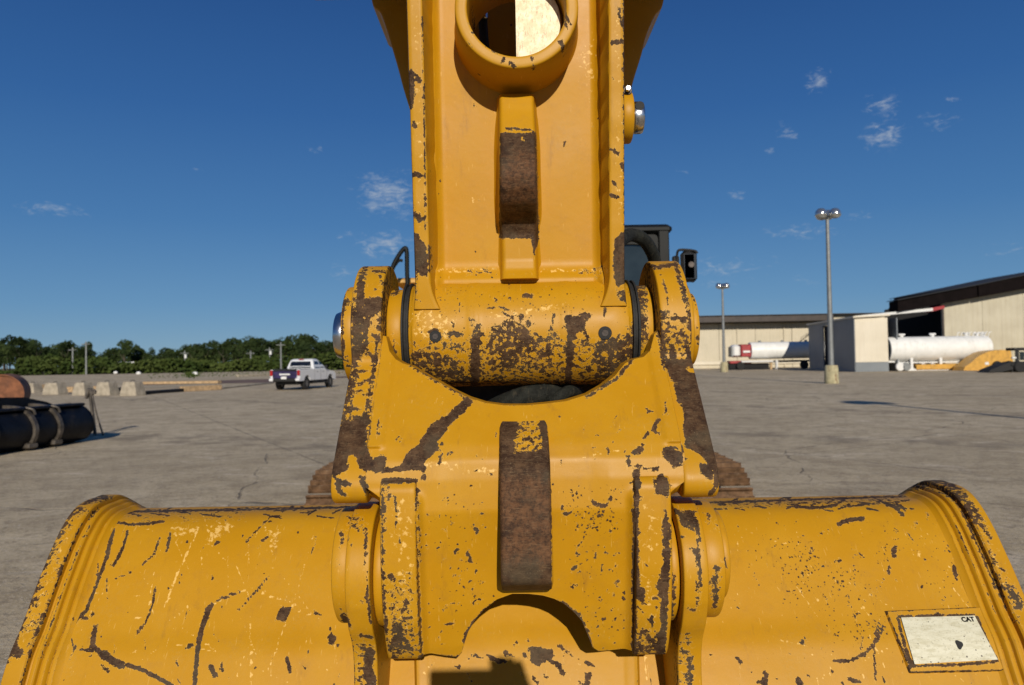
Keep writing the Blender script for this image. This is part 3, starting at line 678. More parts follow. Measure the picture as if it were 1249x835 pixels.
TUBEW = [
    Pg(.46, 6, (500, 415), (775, 405), (775, 468), (500, 468)), L(.7, 4, (738, 376), (736, 392)), L(.6, 8, (770, 395), (776, 408)),
    Pg(.54, 4, (597, 400), (608, 392), (618, 384), (632, 380), (645, 386), (656, 402), (666, 410), (674, 396), (680, 412), (676, 440), (672, 458), (640, 458), (612, 456), (592, 450), (590, 418)),
    Pg(.66, 4, (602, 395), (622, 402), (634, 392), (650, 405), (656, 420), (640, 428), (625, 450), (612, 440), (604, 420)),
    Pg(.62, 4, (499, 422), (516, 425), (530, 428), (545, 430), (560, 440), (566, 452), (575, 455), (575, 470), (545, 472), (515, 462), (499, 445)),
    Pg(.95, 3, (573, 412), (586, 408), (586, 472), (573, 472)), L(1.0, 16, (531, 409)), L(.8, 7, (548, 406), (562, 408)), L(.7, 6, (552, 398)), L(.7, 4, (561, 369), (560, 380)), L(.6, 4, (551, 392)), Pg(.5, 3, (570, 385), (590, 395), (590, 412), (574, 412)),
    Pg(.85, 3, (688, 384), (702, 384), (714, 380), (722, 382), (712, 400), (703, 408), (700, 430), (698, 470), (688, 470), (691, 410)), L(.8, 5, (700, 400), (720, 386)), L(.75, 5, (676, 384), (672, 400)),
    Pg(.68, 4, (716, 436), (724, 418), (735, 412), (775, 404), (778, 440), (764, 446), (752, 462), (722, 466), (726, 446)), Pg(.55, 3, (710, 400), (722, 404), (718, 425), (708, 425)),
    Pg(.50, 4, (545, 455), (740, 455), (740, 472), (545, 472)), L(.9, 6, (640, 360), (648, 361)), L(.8, 5, (603, 365), (605, 366)), L(.8, 5, (622, 363)), L(.8, 3, (594, 376), (608, 374), (622, 378)), L(.7, 4, (613, 381), (620, 386)),
    Pg(.55, 4, (764, 398), (778, 390), (778, 410), (768, 410)), L(.5, 8, (734, 376), (740, 390), ch='speck'),
    Pg(.4, 10, (500, 370), (560, 380), (560, 420), (500, 420), ch='scuff'), L(.42, 10, (600, 385), (690, 372), ch='scuff'),
    Pg(.5, 10, (500, 345), (775, 345), (775, 460), (500, 460), ch='speck'),
]
def webY(z): return 1.447 - (z - 1.93) * .078
HC = atY(630, 8, 1.31); hu, hz = HC.x - X0, HC.z; HR = .0888
wo_ = [(-.166, 1.88), (.166, 1.88), (.166, 2.72)] + [(hu + .0005, 2.72), (hu + .0005, hz + HR)] + [(hu + HR * math.sin(t), hz + HR * math.cos(t)) for t in [2 * math.pi * i / 64 for i in range(1, 64)]] + [(hu - .0005, hz + HR), (hu - .0005, 2.72), (-.166, 2.72)]
def web_map(u, z):
    a = abs(u); Y = webY(z)
    k = min(max((.011 - (.158 - a)) / .011, 0), 1); Y -= .014 * k            # side fillets
    k = min(max((1.99 - z) / .035, 0), 1); Y -= .022 * k * k                       # foot fillet onto the tube
    return (X0 + u, Y + noise.noise(Vector((u * 7, z * 7, 4))) * .0022, z)
up = cut_panel(wo_, .006, web_map, .035).build('bucket_link', MP, ex, wear=UPW, ang=50); recalc(up)
for s in (-1, 1):
    z0, z1 = 1.895, 2.74; rows = []
    k = int((z1 - z0) / .005)
    for i in range(k + 1):
        z = z0 + (z1 - z0) * i / k; fy = 1.363 - (z - 1.95) * .125 + .0015 * noise.noise(Vector((z * 20, s, 0))); wy = webY(z)
        flare = .014 * max(0, 1 - (z - z0) / .06) ** 2
        inn = .164 - flare * 1.2; ww = .002 * noise.noise(Vector((z * 30, s, 5)))
        pts = [(.193 + flare * .3, 1.62), (.193 + flare * .3, fy + .006), (.1915 + flare * .3, fy + .0015), (.188, fy)] + [(.188 - (.188 - inn - .004) * j / 6, fy) for j in range(1, 7)] + [(inn + .0012, fy + .0015), (inn + ww, fy + .007), (inn - .004 + ww, wy - .018), (inn - .012, wy - .002), (inn - .018, wy + .02), (inn - .018, 1.62)]
        rows.append([(X0 + s * u, y, z) for u, y in pts])
    o = MB().grid(rows, closed_u=True, cap=True).build('flange', MP, up, wear=UPW, ang=45); recalc(o)
UR = [Pg(1.2, 2.0, (610, 162), (654, 162), (657, 290), (655, 300), (651, 306), (648, 290), (609, 290)), L(.8, 4, (618, 156), (640, 158), (652, 160)), Pg(.8, 10, (608, 180), (660, 180), (660, 250), (608, 250), ch='rust'), L(-.9, 5, (636, 166), (639, 170)), L(.6, 3, (650, 296), (652, 312))]  # worn patch; its lower end also paints in the shade under the bulge
UR[3] = ('chip', 'L', -.9, 6, [(636, 167), (639, 171)])
rib([(1.392, 1.43, 2.30), (1.380, 1.43, 2.290), (1.368, 1.43, 2.26), (1.338, 1.432, 2.20), (1.320, 1.436, 2.155), (1.315, 1.437, 2.125), (1.320, 1.438, 2.105), (1.338, 1.439, 2.085), (1.372, 1.44, 2.070), (1.404, 1.441, 2.058), (1.416, 1.442, 2.040), (1.420, 1.445, 1.99), (1.415, 1.445, 1.970), (1.398, 1.435, 1.952)], lambda z: .0310 + .0012 * min(1, max(0, (2.3 - z) / .15)), lambda z: .0430, 'rib', up, UR)
# round opening with its raised rim
RW = [L(.8, 5, (650, 72), (652, 80)), L(.85, 6, (622, 76), (628, 80)), L(.8, 4, (612, 68), (614, 74)), L(.85, 6, (684, 50), (688, 62)), L(.8, 5, (690, 20), (696, 30)), L(.7, 4, (600, 60), (606, 66)), L(.6, 4, (570, 50), (574, 56)), L(.7, 8, (576, 20), (578, 40)), L(.7, 8, (685, 10), (690, 30))]
seg = 96; rows = []
for y, r in [(1.475, .0885), (1.315, .0885), (1.3110, .0892), (1.310, .0905), (1.3100, .0955), (1.310, .101), (1.310, .1072), (1.3110, .1092), (1.314, .1102), (1.34, .112), (1.39, .115), (1.418, .120), (1.43, .13)]:
    rows.append([(HC.x + r * math.sin(2 * math.pi * i / seg), y, HC.z + r * math.cos(2 * math.pi * i / seg)) for i in range(seg)])
o = MB().grid(rows, closed_u=True).build('hole_rim', MP, up, wear=RW, ang=50); recalc(o)
# pivot tube
rows = []
us = np.linspace(-.2075, .2075, 110); NS = 150
for u in us:
    a = abs(u); r = .1045
    for c0, w0, h0 in ((-.083, .006, .0015), (-.093, .004, .0012), (.088, .006, .0015), (.078, .004, .001)): r += h0 * math.exp(-((u - c0) / w0) ** 2)
    if a > .17: r -= .006 * ((a - .17) / .0375) ** 2
    if a > .203: r -= .004
    rows.append([(X0 + u, EARC[0] + (r + .001 * noise.noise(Vector((u * 25, t * 3, 0)))) * math.cos(t), EARC[1] + (r + .001 * noise.noise(Vector((u * 25, t * 3, 0)))) * math.sin(t)) for t in [2 * math.pi * i / NS for i in range(NS)]])
o = MB().grid(rows, closed_u=True, cap=True).build('pivot_tube', MP, up, wear=TUBEW); recalc(o)
for px, py, r in ((738, 406, .0125), (531, 410, .011)):
    c = atY(px, py, 1.366); n = Vector((0, c.y - EARC[0], c.z - EARC[1])).normalized(); q_ = Vector((c.x, EARC[0], EARC[1])) + n * .1045
    pl_ = MB().cyl(q_ - n * .01, q_ + n * .0012, r, 28, ch=.0008).build('threaded_plug', MBLK, up)
    MB().cyl(q_ + n * .0005, q_ + n * .0018, r * .55, 6, ch=.0004).build('plug_socket', MSTEEL, up)
# wide link bosses, unseen above the picture, enlarged to shade the stick behind
for s in (-1, 1):
    disc(s * .001, s * .42, (1.47, 2.735), .19, 'boss', MP, up, [])
# side pin with collar on the right of the link
pc_ = (1.41, 2.256)
disc(.1970, .2180, pc_, .048, 'collar', MP, up, [], .004, 48)
mb = MB(); mb.sweep(arc(pc_, .030, 0, 352.5, 47), .2185, .2410, .006, .005); mb.build('pin', MCHR, up)
mb = MB().cyl((X0 + .2300, 1.3855, 2.269), (X0 + .2300, 1.3800, 2.2695), .0085, 20); mb.build('pin_hole', MBLK, up)
mb = MB().cyl((X0 + .2065, 1.372, 2.296), (X0 + .2065, 1.362, 2.297), .0055, 6, ch=.001); mb.build('bolt', MCHR, up)
mb = MB().cyl((X0 + .2065, 1.385, 2.295), (X0 + .2065, 1.3725, 2.296), .0085, 20, ch=.001); mb.build('washer', MSTEEL, up)

# ---- hoses in the gap
hz_ = MB()
hz_.tube([atY(560, 520, 1.60), atY(600, 500, 1.50), atY(622, 490, 1.46), atY(650, 481, 1.455), atY(676, 479, 1.47), atY(700, 486, 1.55)], .021, 18, 10)
for i in range(5):
    a = atY(628 + i * 9, 488.5 - i * 2.6, 1.4575); b = atY(631 + i * 9, 487.6 - i * 2.6, 1.4575); hz_.cyl(a, b, .0225, 18)
hz_.tube([atY(660, 500, 1.50), atY(676, 488, 1.45), atY(694, 477, 1.45), atY(706, 480, 1.52)], .012, 14, 8)
hz_.build('hydraulic_hose', MHOSE, ex)
h2 = MB(); h2.tube([atY(748, 300, 1.9), atY(766, 287, 2.05), atY(782, 290, 2.1), atY(793, 303, 2.15), atY(799, 322, 2.2), atY(798, 360, 2.25)], .019, 14, 10)
h2.build('hydraulic_hose', MHOSE, ex)

# ---- stick, cylinder, boom
st_ = MB()
sp_ = lambda y0, y1, z0, z1, a, b: fillet([(y0, z0), (y1, z0), (y1 + .0, z1), (y0, z1)], .01, 2)
stick = MB(); stick.sweep(densify([(1.90, 1.50), (2.25, 1.60), (2.75, 3.4), (3.0, 5.0), (2.7, 5.35), (2.3, 5.0), (2.05, 3.6), (1.90, 2.9), (1.88, 2.2)], .1), -.165, .175, .1, .006)
stick = stick.build('stick', MP, ex, wear=[])
sw = MB(); dd = [(0, -.084)] + [(.084 * math.sin(t), -.084 * math.cos(t)) for t in [R(4 + 7.6 * i) for i in range(23)]] + [(0, .084)]; sw.grid([[(HC.x - .001 + a * k, y, HC.z + b * k) for a, b in dd] for y, k in ((1.40, 1), (1.372, 1), (1.370, .985))], closed_u=True, cap=True); sw.build('wear_plate', MSCR, stick)
for s in (-1, 1):
    edge = [(453, -60), (453, 0), (463, 14), (470, 32), (478, 58), (485, 82), (492, 108), (505, 150)] if s < 0 else [(812, -60), (810, 0), (799, 19), (789, 42), (783, 65), (774, 94), (766, 122), (755, 150)]
    pts = [atY(a, b, 1.76) for a, b in edge]; rows = []
    pl = smooth_open([(p.x, p.z) for p in pts], 5)
    for y, ins in ((1.76, .006), (1.762, .001), (1.768, 0), (1.9, 0), (1.98, 0)): rows.append([(x - s * ins, y, z) for x, z in pl])
    rows = [[(X0 + s * .16, 1.76, z) for x, z in pl]] + rows + [[(X0 + s * .16, 1.98, z) for x, z in pl]]
    o = MB().grid(rows).build('side_cheek', MP, stick, wear=[], ang=50); recalc(o)
MB().box((X0, 1.72, 1.66), (.40, .26, .22), b=.01).build('gap_shade_block', MSTEEL, ex)  # dark block added so the gap behind the hoses reads as shade
mb = MB(); mb.tube([atY(588, -60, 1.8), atY(588, -10, 1.8), atY(589, 25, 1.8), atY(592, 60, 1.8), atY(600, 100, 1.82)], .011, 14, 8); mb.build('hydraulic_hose', MBLK, stick)
mb = MB(); mb.cyl(atY(588, -40, 1.785), atY(589, 24, 1.785), .0135, 16, ch=.002); mb.build('hose_fitting', MCHR, stick)
mb = MB().cyl((X0 + .0, 1.80, 2.85), (X0 + .0, 2.2, 4.6), .09, 24); mb.build('bucket_cylinder', MPF, ex)
bp = smooth_open([(7.6, 1.9), (6.6, 3.2), (5.4, 4.6), (4.3, 5.3), (3.2, 5.6), (2.5, 5.5)], 6); bp2 = smooth_open([(2.5, 5.0), (3.3, 4.95), (4.3, 4.55), (5.2, 3.7), (6.2, 2.5), (7.3, 1.5)], 6)
MB().sweep(bp + bp2, -.3, .3, .3, .01).build('boom', MPF, ex)
# ---- upper body
hb = MB(); hb.sweep(fillet([(7.2, 1.15), (10.9, 1.15), (11.2, 1.5), (11.2, 2.35), (10.6, 2.6), (8.9, 2.6), (8.8, 2.35), (7.2, 2.2)], .12), -1.48, 1.48, .5, .05)
house = hb.build('upper_body', MPF, ex)
hb = MB(); hb.sweep(fillet([(7.3, .80), (10.7, .80), (10.7, 1.14), (7.3, 1.14)], .03), -.8, .8, .5, .02); hb.build('swing_frame', MSTEEL, ex)
for s in (-1, 1):
    mb = MB(); mb.box((X0 + s * .9, 8.6, 2.64), (.7, 1.6, .07), b=.02)
    if s < 0:
        for k in range(8): mb.box((X0 - 1.485, 8.0 + k * .3, 1.75), (.012, .16, .6), b=.003)
    mb.build('engine_hood', MPF, house)
# handrail, dark green-black tube on the left
mb = MB(); q = 7.4
mb.tube([atY(473, 352, q), atY(479, 326, q), atY(486, 312, q), atY(493, 303, q), atY(496, 306, q), atY(496.5, 330, q), atY(497, 352, q)], .022, 10, 6)
mb.build('handrail', MCAB, ex); mb = MB()
mb.tube([atY(470, 352, q + .4), atY(478, 330, q + .4), atY(486, 318, q + .4), atY(491, 318, q + .4)], .016, 8, 6)
mb.build('handrail', MCAB, ex)
# ---- cab
CY = 7.05
def cw(px, py, Y=CY): p = atY(px, py, Y); return p
cabx0, cabx1 = .42, 1.50; cabz0, cabz1 = 1.25, 2.98
MB().box(((cabx0 + cabx1) / 2, CY + .9, (cabz0 + .35)), (cabx1 - cabx0, 1.8, .7), b=.04).build('cab', MCAB, ex)
cab = [o for o in ex.children if o.name.startswith('cab')][0]
mb = MB()
mb.box(((cabx0 + cabx1) / 2, CY + .93, cabz1 + .035), (cabx1 - cabx0 + .08, 1.9, .09), b=.03)
mb.build('roof', MCAB, cab)
def post(x0, y0, z0, x1, y1, z1, w=.09):
    m_ = MB(); rows = []
    for (x, y, z) in ((x0, y0, z0), (x1, y1, z1)):
        rows.append([(x - w / 2, y - w / 2 + .01, z), (x - w / 2 + .01, y - w / 2, z), (x + w / 2 - .01, y - w / 2, z), (x + w / 2, y - w / 2 + .01, z), (x + w / 2, y + w / 2, z), (x - w / 2, y + w / 2, z)])
    m_.grid(rows, closed_u=True, cap=True).build('post', MCAB, cab)
for x in (cabx0 + .045, cabx1 - .045):
    post(x, CY + .02, cabz0 + .5, x, CY + .02, cabz1 + .01, .10); post(x, CY + 1.75, cabz0 + .5, x, CY + 1.75, cabz1 + .01, .10)
# windshield: rounded-corner frame with pane
wx0, wx1, wz0, wz1 = cabx0 + .10, cabx1 - .10, 1.95, cabz1 - .02
orr = fillet([(wx0, wz0), (wx1, wz0), (wx1, wz1), (wx0, wz1)], .05, 5); inn = fillet([(wx0 + .07, wz0 + .05), (wx1 - .05, wz0 + .05), (wx1 - .05, wz1 - .09), (wx0 + .05, wz1 - .09)], .17, 5)
mb = MB(); mb.grid([[(x, CY + .03, z) for x, z in orr], [(x, CY - .02, z) for x, z in orr], [(x, CY - .02, z) for x, z in inn], [(x, CY + .03, z) for x, z in inn]], closed_u=True); fr = mb.build('windshield_frame', MCAB, cab); recalc(fr)
mb = MB(); mb.add([(x, CY + .015, z) for x, z in inn], [tuple(range(len(inn)))]); mb.add([(x, CY + .022, z) for x, z in inn], [tuple(range(len(inn)))]); mb.build('windshield', MGLS, cab, smooth=False)
for x in (cabx0 + .01, cabx1 - .01):
    MB().box((x, CY + .9, 2.45), (.012, 1.62, .9)).build('side_window', MDG, cab)
# mirror with bracket
mb = MB(); mb.box(cw(840, 325, 6.9), (.155, .07, .29), b=.034); mirror = mb.build('mirror', MBLK, ex)
mb = MB(); mb.box(cw(840.5, 325, 6.9) + Vector((0, -.032, 0)), (.115, .006, .235), b=.002); mb.build('mirror_glass', glass('mirror_back', (.008, .009, .01), rough=.2), mirror)
mb = MB(); mb.cyl(cw(842, 323, 6.9) + Vector((0, -.034, 0)), cw(842, 323, 6.9) + Vector((0, -.045, 0)), .03, 16, ch=.004); mb.build('mirror_mount', MSTEEL, mirror)
mb = MB(); mb.tube([cw(822, 323, 7.0), cw(825, 318, 6.95), cw(826, 309, 6.92), cw(828, 305, 6.9), cw(836, 304.5, 6.9), cw(848, 306, 6.9), cw(850, 309, 6.9)], .012, 8, 5)
mb.box(cw(824, 318, 6.97), (.06, .06, .09), b=.01); mb.build('mirror_bracket', MBLK, mirror)
# ---- tracks
TR = .44; ty0, ty1 = 5.78, 9.55; tcz = .49
for s in (-1, 1):
    tx = X0 + .09 + s * 1.325
    mb = MB(); mb.sweep(fillet([(ty0, .22), (ty1, .22), (ty1, .88), (ty0, .88)], .1), s * 1.325 - .08, s * 1.325 + .26, .2, .02)
    mb.cyl((tx - .12, ty0, tcz), (tx + .12, ty0, tcz), .38, 32, ch=.02); mb.cyl((tx - .12, ty1, tcz), (tx + .12, ty1, tcz), .42, 32, ch=.02)
    trk = mb.build('track', MSTEEL, ex)
    straight = ty1 - ty0; per = 2 * straight + 2 * math.pi * TR; NSH = 50; proto = None
    for i in range(NSH):
        d = per * (i + .3) / NSH
        if d < straight: y, z, a = ty1 - d, tcz + TR, math.pi
        elif d < straight + math.pi * TR:
            t = (d - straight) / TR; y, z, a = ty0 - TR * math.sin(t), tcz + TR * math.cos(t), math.pi + t
        elif d < 2 * straight + math.pi * TR: y, z, a = ty0 + (d - straight - math.pi * TR), tcz - TR, 0
        else:
            t = (d - 2 * straight - math.pi * TR) / TR; y, z, a = ty1 + TR * math.sin(t), tcz - TR * math.cos(t), t
        if proto is None:
            mb = MB(); w = per / NSH * .90
            prf = [(-w / 2, .0), (w / 2, .0), (w / 2, -.016), (w * .42, -.018), (w * .40, -.050), (w * .34, -.050), (w * .32, -.018), (.015, -.018), (.01, -.044), (-.01, -.044), (-.015, -.018), (-w * .32, -.018), (-w * .34, -.044), (-w * .40, -.044), (-w * .42, -.018), (-w / 2, -.016)]
            rows = [[(u, p[0], p[1]) for p in prf] for u in (-.3, .3)]
            mb.grid(rows, closed_u=True, cap=True); mb.grid([[(u, p[0], p[1] ) for p in [(-.03, 0), (.03, 0), (.03, .03), (-.03, .03)]] for u in (-.1, .1)], closed_u=True, cap=True)
            shoe = mb.build('track_shoe', MTRK, trk, world=False, ang=30); recalc(shoe); proto = shoe
        else:
            shoe = proto.copy(); col.objects.link(shoe)
        shoe.parent = trk; shoe.location = (tx - MO[0], y - MO[1], z - MO[2]); shoe.rotation_euler = (a, 0, 0)

# ------------------------------------------------------------------ bucket (part of the excavator)
K = 1.10; BU = .924
lipo = [(2.15, 1.18), (1.98, 1.33), (1.83, 1.43)]
for a, b in ((133, 605), (113, 607), (97, 614), (83, 628), (68, 654), (54, 686), (40, 722), (25, 762), (6, 810)):
    p = atX(a, b, X0 - BU); lipo.append((p.y, p.z))
print('LIP', [(round(a, 3), round(b, 3)) for a, b in lipo])
yl, zl = lipo[-1]
lipo += [(yl - .055, zl - .12), (yl - .075, zl - .28), (yl - .06, zl - .48), (yl, .58), (yl + .14, .28), (yl + .40, .08), (yl + .75, .03)]
lip_out = smooth_open(lipo, 10)
def offs(pl, d):
    o = []
    for i, p in enumerate(pl):
        t = Vector(pl[min(i + 1, len(pl) - 1)]) - Vector(pl[max(i - 1, 0)]); t.normalize(); o.append((p[0] + t.y * -d, p[1] + t.x * d))
    return o
# direction: path runs back->top->front->down; outward normal is to the left of travel reversed
def inset(pl, d):
    q = offs(pl, d)
    return q
tst = offs([(0, 0), (-1, 0)], .1)      # travelling forward (-Y) on top: outward is +z
SG = 1 if tst[0][1] > 0 else -1
def outw(pl, d): return offs(pl, d * SG)
def redens(pl, f=.0034, c=.04):
    o = []
    for i in range(len(pl) - 1):
        a = Vector(pl[i]); b = Vector(pl[i + 1]); vis = (a.y > 1.17 and a.x < 1.80)
        k = max(1, int((b - a).length / (f if vis else c)))
        for j in range(k): o.append(tuple(a.lerp(b, j / k)))
    o.append(tuple(pl[-1])); return o
lip_out = redens(lip_out)
shell_prof = outw(lip_out, -.030)
def hit(px, py, prof=None):
    prof = prof or shell_prof; r = ray(px, py)
    best = None
    for i in range(len(prof) - 1):
        y0, z0 = prof[i]; y1, z1 = prof[i + 1]
        den = r.y * (z1 - z0) - r.z * (y1 - y0)
        if abs(den) < 1e-12: continue
        t = (y0 * (z1 - z0) - (z0 - CAMZ) * (y1 - y0)) / den
        if t <= 0: continue
        P = CP + r * t; q = ((P.y - y0) * (y1 - y0) + (P.z - z0) * (z1 - z0)) / ((y1 - y0) ** 2 + (z1 - z0) ** 2)
        if -.01 <= q <= 1.01 and (best is None or t < best[0]):
            d = Vector((y1 - y0, z1 - z0)).normalized(); best = (t, P, Vector((0, -d.y * SG, d.x * SG)))
    return best[1], best[2]
BKW = [
    L(.75, 4, (150, 624), (250, 622), (440, 618)), L(.85, 4, (120, 632), (160, 640), (200, 636)), Pg(.30, 5, (150, 622), (300, 620), (300, 636), (150, 640)),
    L(1.05, 5, (138, 645), (130, 680)), L(1.05, 4, (130, 680), (117, 715), (105, 745)), L(1, 5, (105, 745), (92, 757)), L(.8, 3, (113, 680), (120, 688), (119, 702)), L(.9, 4, (156, 648), (150, 668), (138, 690)), L(.75, 3, (195, 655), (188, 675), (172, 690)), L(.8, 4, (208, 650), (203, 672)),
    L(.9, 3, (190, 714), (186, 738), (177, 760), (165, 775)), L(1.2, 6, (256, 740), (248, 760), (241, 790)), L(1.2, 5, (241, 790), (237, 838)), L(.95, 3.2, (258, 736), (272, 729), (292, 722)),
    L(.85, 3, (328, 703), (306, 728), (290, 745)), L(1.1, 6, (116, 765), (112, 788), (124, 796)), L(1.15, 9, (124, 797), (148, 812)), L(1.1, 5, (148, 808), (170, 815), (190, 825), (210, 836)), L(.95, 3, (70, 771), (84, 775), (92, 790), (112, 794)),
    Pg(.95, 2, (334, 757), (343, 739), (356, 740), (349, 758)), L(1, 6, (257, 812), (262, 824)), L(.9, 5, (270, 811), (271, 818)), L(.9, 5, (350, 803), (354, 820)), L(1.0, 9, (405, 777), (404, 782)), L(.8, 4, (403, 765), (405, 775)), L(.85, 5, (384, 747), (390, 749)),
    L(.8, 6, (125, 812), (132, 818)), L(.75, 5, (228, 790), (234, 786)), L(.6, 3, (130, 705), (131, 730)), L(.6, 3, (140, 705), (160, 698)), L(.9, 4, (262, 664), (267, 660)), L(.9, 4, (320, 660), (326, 655)), L(.7, 3, (300, 660), (330, 630)), L(.65, 3, (380, 675), (385, 655)),
    L(.6, 3, (75, 755), (76, 735), (80, 725)), L(.8, 4, (93, 757), (112, 752), (115, 745)), L(.7, 4, (215, 805), (217, 812)),
    # pale scratches
    L(.7, 3, (242, 645), (216, 700), (200, 742), ch='scuff'), L(.62, 2.5, (292, 721), (318, 723), (350, 734), (386, 748), ch='scuff'), L(.7, 3, (258, 738), (285, 722), ch='scuff'), L(.55, 2.5, (305, 750), (306, 835), ch='scuff'), L(.55, 2.5, (352, 745), (338, 790), (322, 830), ch='scuff'),
    Pg(.55, 5, (252, 650), (265, 632), (290, 640), (270, 655), (250, 668), ch='scuff'), Pg(.5, 5, (205, 640), (245, 640), (235, 655), (210, 655), ch='scuff'), Pg(.5, 5, (320, 645), (345, 645), (338, 675), (328, 665), ch='scuff'),
    L(.5, 2.5, (383, 650), (360, 730), ch='scuff'), L(.5, 2.5, (215, 786), (265, 795), ch='scuff'), L(.5, 2.2, (245, 670), (247, 700), ch='scuff'), L(.5, 2.2, (278, 670), (278, 720), ch='scuff'), L(.5, 2.2, (302, 655), (304, 690), ch='scuff'), L(.45, 2.2, (130, 750), (200, 755), ch='scuff'), L(.5, 2.4, (157, 800), (170, 790), ch='scuff'), L(.5, 2.5, (408, 785), (411, 815), ch='scuff'),
    # right half
    L(.75, 3.5, (862, 613), (980, 609), (1105, 605)), Pg(.46, 4, (880, 612), (1100, 604), (1100, 614), (880, 620)), L(.9, 4, (970, 618), (1000, 619), (1018, 616), (1030, 609)), L(1.05, 5, (1023, 639), (1036, 634), (1053, 632)), L(.9, 5, (1078, 613), (1092, 618), (1102, 629)), L(.9, 4, (1094, 614), (1104, 622)),
    L(.9, 5, (1085, 691), (1083, 698)), L(.9, 6, (1117, 638)), L(.95, 6, (1092, 668), (1090, 678)), L(.85, 6, (1022, 684), (1024, 683)), L(.7, 3, (1040, 680), (1047, 674), (1054, 679)), L(.8, 5, (1042, 691)), L(.9, 5, (1164, 690), (1166, 704)), L(.9, 5, (1175, 656)), L(.7, 4, (1132, 626), (1131, 632)), L(.7, 3, (1128, 682)), L(.6, 2.5, (1079, 706), (1062, 728), (1048, 740)), L(.6, 2.4, (1038, 737), (1048, 766)), L(1.05, 4, (1018, 806), (1036, 806), (1055, 797), (1070, 780), (1077, 765)), L(.9, 3, (1072, 758), (1066, 785), (1068, 828)), L(.6, 3, (1052, 777), (1050, 792)),
    L(.9, 6, (979, 783)), L(.8, 5, (1009, 732)), L(.7, 4, (990, 668), (988, 675)), L(.7, 4, (980, 653)), L(.85, 5, (899, 802), (903, 808)), L(.8, 4, (916, 820)), L(1, 7, (934, 822), (932, 835)), L(.9, 6, (925, 832)), L(1, 7, (973, 828), (976, 835)), L(.8, 5, (986, 824)), L(.8, 4, (948, 828)), L(.9, 5, (1035, 828), (1050, 832)), L(.8, 3, (1077, 826), (1080, 835)), L(.9, 8, (1233, 828), (1240, 822)),
    L(.5, 2.5, (1080, 705), (1050, 742), ch='scuff'), L(.5, 2.5, (1050, 735), (1062, 755), ch='scuff'), L(.45, 3, (900, 660), (898, 700), ch='scuff'), L(.5, 4, (950, 780), (985, 788), ch='scuff'),
    Pg(.62, 30, (930, 640), (1110, 640), (1110, 800), (930, 800), ch='speck'), Pg(.4, 30, (880, 620), (1230, 620), (1240, 830), (880, 830), ch='speck'), L(.8, 5, (978, 700), (979, 700)), L(.5, 5, (1005, 690)),
    # middle field under the arch
    Pg(.95, 3, (645, 788), (662, 790), (674, 792), (676, 800), (668, 806), (655, 812), (646, 806)), L(.9, 7, (673, 805), (681, 812), (688, 822)), L(1, 7, (617, 796), (618, 798)), L(.9, 6, (596, 800), (608, 806), (614, 806)), L(.8, 5, (637, 803), (640, 798)), L(.75, 5, (577, 799), (586, 802)), L(.7, 4, (560, 811)), L(.8, 4, (628, 787), (630, 783)), L(.9, 5, (716, 808), (724, 812)), L(1, 7, (718, 822), (716, 835)), L(.8, 5, (706, 832), (712, 834)), L(.8, 5, (664, 824), (668, 826)), L(.7, 4, (516, 832)), L(.7, 4, (682, 787), (698, 800)), L(.8, 6, (650, 826), (655, 832)), L(.6, 5, (571, 822), (575, 832)),
]
rs = random.Random(21)
for i in range(150):
    x = rs.uniform(70, 1215); y = rs.uniform(630, 835)
    if 395 < x < 890 and y < 760: continue
    a_ = rs.choice((rs.gauss(1.9, .35), rs.gauss(1.3, .5), rs.uniform(0, 3.1))); l_ = rs.choice((3, 4, 6, 9, 14))
    BKW.append(L(rs.uniform(.45, .75), rs.uniform(1.8, 2.8), (x, y), (x + l_ * math.cos(a_), y + l_ * math.sin(a_))))
for i in range(150):
    x = rs.uniform(70, 1215); y = rs.uniform(625, 830)
    if 395 < x < 890 and y < 760: continue
    a_ = rs.gauss(1.75, .5) if rs.random() < .7 else rs.uniform(0, 3.1); l_ = rs.uniform(8, 60)
    BKW.append(L(rs.uniform(.42, .62), rs.uniform(1.6, 2.2), (x, y), (x + l_ * math.cos(a_), y + l_ * math.sin(a_)), ch='scuff'))
for i in range(46):
    x = rs.choice((rs.uniform(150, 430), rs.uniform(870, 1110))); y = 608 + rs.uniform(4, 14) + (8 if x < 450 else 0); a_ = rs.uniform(-.5, .3); l_ = rs.uniform(6, 26)
    BKW.append(L(rs.uniform(.6, .85), rs.uniform(2, 3.2), (x, y), (x + l_ * math.cos(a_), y + l_ * math.sin(a_))))
inner = list(reversed(outw(shell_prof, -.030)))
shp = shell_prof + redens(inner, .03, .04)
mb = MB(); du = .0034; n = int(2 * (BU - .075) / du); rows = []
us = [-(BU - .02)] + [-(BU - .075) + 2 * (BU - .075) * i / n for i in range(n + 1)] + [BU - .02]
ns = len(shell_prof)
def dent(u, s): return .0022 * noise.noise(Vector((u * 3, s[0] * 4, s[1] * 4))) + .0010 * noise.noise(Vector((u * 9, s[0] * 12, s[1] * 12 + 9)))
for u in us:
    r = []
    for i, p in enumerate(shp):
        d = dent(u, p) if i < ns else 0
        r.append((X0 + u, p[0] - d, p[1] + d * .6))
    rows.append(r)
mb.grid(rows, closed_u=True, cap=True)
bucket = mb.build('bucket', MP, ex, wear=BKW, ang=50); recalc(bucket)
